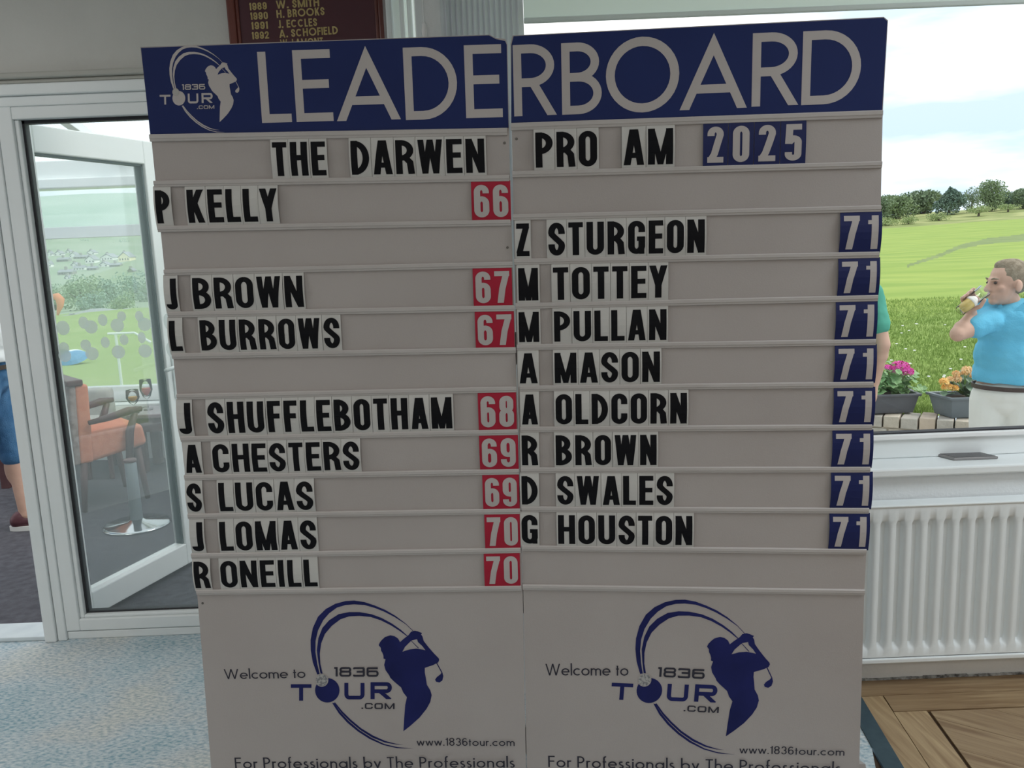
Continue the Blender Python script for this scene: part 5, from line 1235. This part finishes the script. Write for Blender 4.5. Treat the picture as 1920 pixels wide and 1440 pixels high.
ptext(PRR, 'For Professionals by The Professionals', *R1(140, 1012), *R1(1730, 1040), 21.5, .11, INK, pnr, gap=.12)

# ------------------------------------------------------------------ cards slotted between the rails
CW = dict(I=.52, J=.80, L=.82, F=.84, E=.88, T=.88, P=.95, Y=.95, K=.98, A=1.03, S=.98, C=.98, Z=.85, B=1.0, R=1.0, O=1.0, D=1.0, H=1.02, N=1.02, U=1.02, G=1.0, M=1.22, W=1.32)
ORD = ['first', 'second', 'third', 'fourth', 'fifth', 'sixth', 'seventh', 'eighth', 'ninth', 'tenth', 'eleventh', 'twelfth', 'thirteenth']
rc = random.Random(21)
def card(P_, RS, row, x0, x1, s, base_m, ink_m, label, cat, group, name, bow=None, numeral=False, px_gap=.6):
    za = lambda h: railz(RS, row+1, h)+RH*.55; zb_ = lambda h: railz(RS, row, h)-RH*.75
    ymid = None
    # rail pixel rows give the height at which x0, x1 were read
    A_ = (LTRACK, LTR2) if P_ is PLL else (RTRACK, RTR2)
    def ypx(x): 
        a, b = A_[0], A_[1]; t = (x-a[row][0])/(b[row][0]-a[row][0]); return ((a[row][1]+(b[row][1]-a[row][1])*t)+(a[row+1][1]+(b[row+1][1]-a[row+1][1])*t))/2
    h0 = P_.hit(x0+px_gap/2, ypx(x0))[0]; h1 = P_.hit(x1-px_gap/2, ypx(x1))[0]
    bow = rc.uniform(.003, .008) if bow is None else bow; e0 = .0022; th = .0007; ns = 6
    tw = rc.uniform(-.0006, .0006)
    def Pt(h, v, o=0): 
        z = za(h)+(zb_(h)-za(h))*v; return P_.pt(h, z, e0+bow*math.sin(PI*v)+o+tw*(h-h0)/(h1-h0)*4*v*(1-v))
    mb = MB(); xs_ = [h0, (h0+h1)/2, h1]
    for o in (th, 0):
        for i in range(ns+1):
            for h in xs_: mb.v.append(Pt(h, i/ns, o))
    K = 3*(ns+1)
    for i in range(ns):
        for j in range(2): a = i*3+j; mb.f += [(a, a+1, a+4, a+3), (a+K+3, a+K+4, a+K+1, a+K)]
        mb.f += [(i*3, i*3+3, i*3+3+K, i*3+K), (i*3+5, i*3+2, i*3+2+K, i*3+5+K)]
    mb.f += [(0, K, K+1, 1), (1, K+1, K+2, 2), (3*ns, 3*ns+1, 3*ns+1+K, 3*ns+K), (3*ns+1, 3*ns+2, 3*ns+2+K, 3*ns+1+K)]
    o = obj(name, mb, base_m, None, loc=Pt((h0+h1)/2, 0)); tag(o, label, cat, group)
    H_ = zb_(h0)-za(h0); n = len(s); v0, v1 = .095, .90; W_ = h1-h0; hc_ = H_*(v1-v0)
    if numeral: v0, v1 = .10, .90; hc_ = H_*(v1-v0)
    cells = []
    if n == 2 and numeral:
        m_ = W_*(.065 if base_m is CARDR else .085); wd_ = W_*(.385 if base_m is CARDR else .38)
        cells = [(s[0], h0+m_, wd_), (s[1], h1-m_-wd_*(.66 if s[1] == '1' else 1), wd_*(.66 if s[1] == '1' else 1))]
    else:
        m_ = hc_*(.05 if not numeral else .12); cells = [(s, h0+m_, W_-2*m_)]
        if s == 'I': cells = [(s, h0+W_*.5-hc_*.09, hc_*.18)]
    allp = MB()
    for ch, hx_, wd_ in cells:
        sxx = 1.26; ty = .158; W2_ = wd_/hc_/sxx; polys = glyph(ch, W2_, ty, 9, apex=.62, dt=ty*1.0)
        if numeral: allp = MB()
        for pi_, p in enumerate(polys):
            # cut each polygon into bands so it follows the bowed card
            ylo, yhi = min(b for a, b in p), max(b for a, b in p); k0, k1 = int(ylo*ns*.999), int(math.ceil(yhi*ns))
            for k in range(max(0, k0), min(ns, k1)):
                pc = clip([tuple(q) for q in p], 0, 1, (k+1)/ns)
                if pc: pc = clip(pc, 0, -1, -k/ns)
                if not pc or len(pc) < 3: continue
                kk = len(allp.v); allp.v += [Pt(hx_+a*sxx*hc_, v0+(v1-v0)*b, th+.0004+1.2e-5*pi_) for a, b in pc]; allp.f.append(tuple(range(kk, kk+len(pc))))
        if numeral: obj('numeral', allp, ink_m, o)
    if not numeral: obj('letter', allp, ink_m, o)
    return o
def word(P_, RS, row, x0, x1, s, where, wname, group, bow=None):
    ws = [CW[c] for c in s]; T_ = sum(ws); x = x0
    for i, c in enumerate(s):
        w_ = (x1-x0)*ws[i]/T_
        pos = 'lone initial' if len(s) == 1 else '%s letter of %s' % (ORD[i], wname)
        card(P_, RS, row, x, x+w_, c, CARDW, BLACK, 'white card, black %s, %s, %s' % (c, pos, where), 'letter card', group, 'letter_card', bow); x += w_
gH = 'letter cards of the heading row'
word(PLL, RLs, 0, 509.5, 615, 'THE', 'top row below blue heading', 'THE', gH)
word(PLL, RLs, 0, 656, 912, 'DARWEN', 'top row below blue heading', 'DARWEN', gH)
word(PRR, RRs, 0, 1001, 1123, 'PRO', 'top row below blue heading', 'PRO', gH)
word(PRR, RRs, 0, 1165.5, 1265, 'AM', 'top row below blue heading', 'AM', gH)
for i, (c, a, b) in enumerate((('2', 1317.6, 1364.4), ('0', 1365, 1412.7), ('2', 1413.3, 1462), ('5', 1462.6, 1510.6))):
    card(PRR, RRs, 0, a, b, c, CARDB, HEADW, 'blue card with white numeral %s, %s digit of the year 2025' % (c, ORD[i]), 'number card', 'blue year cards', 'number_card', bow=.002, numeral=True)
LROWS = [(1, (291, 324.5, 'P'), [(350, 524, 'KELLY')], (884, 958, '66')), (3, (310, 337, 'J'), [(361, 572.5, 'BROWN')], (887, 960.5, '67')), (4, (317.5, 346, 'L'), [(374, 641, 'BURROWS')], (891, 964.5, '67')),
  (6, (334, 364, 'J'), [(388.7, 851, 'SHUFFLEBOTHAM')], (896.6, 968.5, '68')), (7, (345.5, 380.7, 'A'), [(398, 677.7, 'CHESTERS')], (899, 972, '69')), (8, (350, 383, 'S'), [(409.4, 591.5, 'LUCAS')], (905, 974, '69')),
  (9, (358, 386, 'J'), [(411, 597, 'LOMAS')], (908.7, 975.5, '70')), (10, (363.5, 397.6, 'R'), [(412.6, 598, 'ONEILL')], (907.8, 975.5, '70'))]
RROWS = [(2, (965.5, 996, 'Z'), [(1025, 1324, 'STURGEON')], (1573, 1651.5, '71')), (3, (969, 1012.5, 'M'), [(1034, 1253, 'TOTTEY')], (1569.5, 1648, '71')), (4, (970, 1014, 'M'), [(1036, 1252.5, 'PULLAN')], (1565, 1643.5, '71')),
  (5, (971, 1011, 'A'), [(1037, 1240, 'MASON')], (1563, 1642, '71')), (6, (975.5, 1011.5, 'A'), [(1039, 1290.5, 'OLDCORN')], (1561, 1639, '71')), (7, (975.5, 1011.5, 'R'), [(1039, 1234, 'BROWN')], (1558.5, 1635.5, '71')),
  (8, (975.5, 1011.5, 'D'), [(1042, 1264, 'SWALES')], (1556, 1634.5, '71')), (9, (975.5, 1011.5, 'G'), [(1043.5, 1300.7, 'HOUSTON')], (1553, 1629, '71'))]
for P_, RS, rows, side, cm, cn in ((PLL, RLs, LROWS, 'left', CARDR, 'red'), (PRR, RRs, RROWS, 'right', CARDB, 'blue')):
    for i, (row, ini, names, num) in enumerate(rows):
        where = '%s filled name row, %s panel' % (ORD[i], side); gp = 'letter cards of the %s name row on the %s panel' % (ORD[i], side)
        word(P_, RS, row, ini[0], ini[1], ini[2], where, '', gp)
        for a, b, s in names: word(P_, RS, row, a, b, s, where, 'surname', gp)
        card(P_, RS, row, num[0], num[1], num[2], cm, HEADW, '%s card with white score %s, %s filled row of the %s panel' % (cn, num[2], ORD[i], side), 'number card', '%s score cards' % cn, 'number_card', bow=.006 if cn == 'blue' else .003, numeral=True)
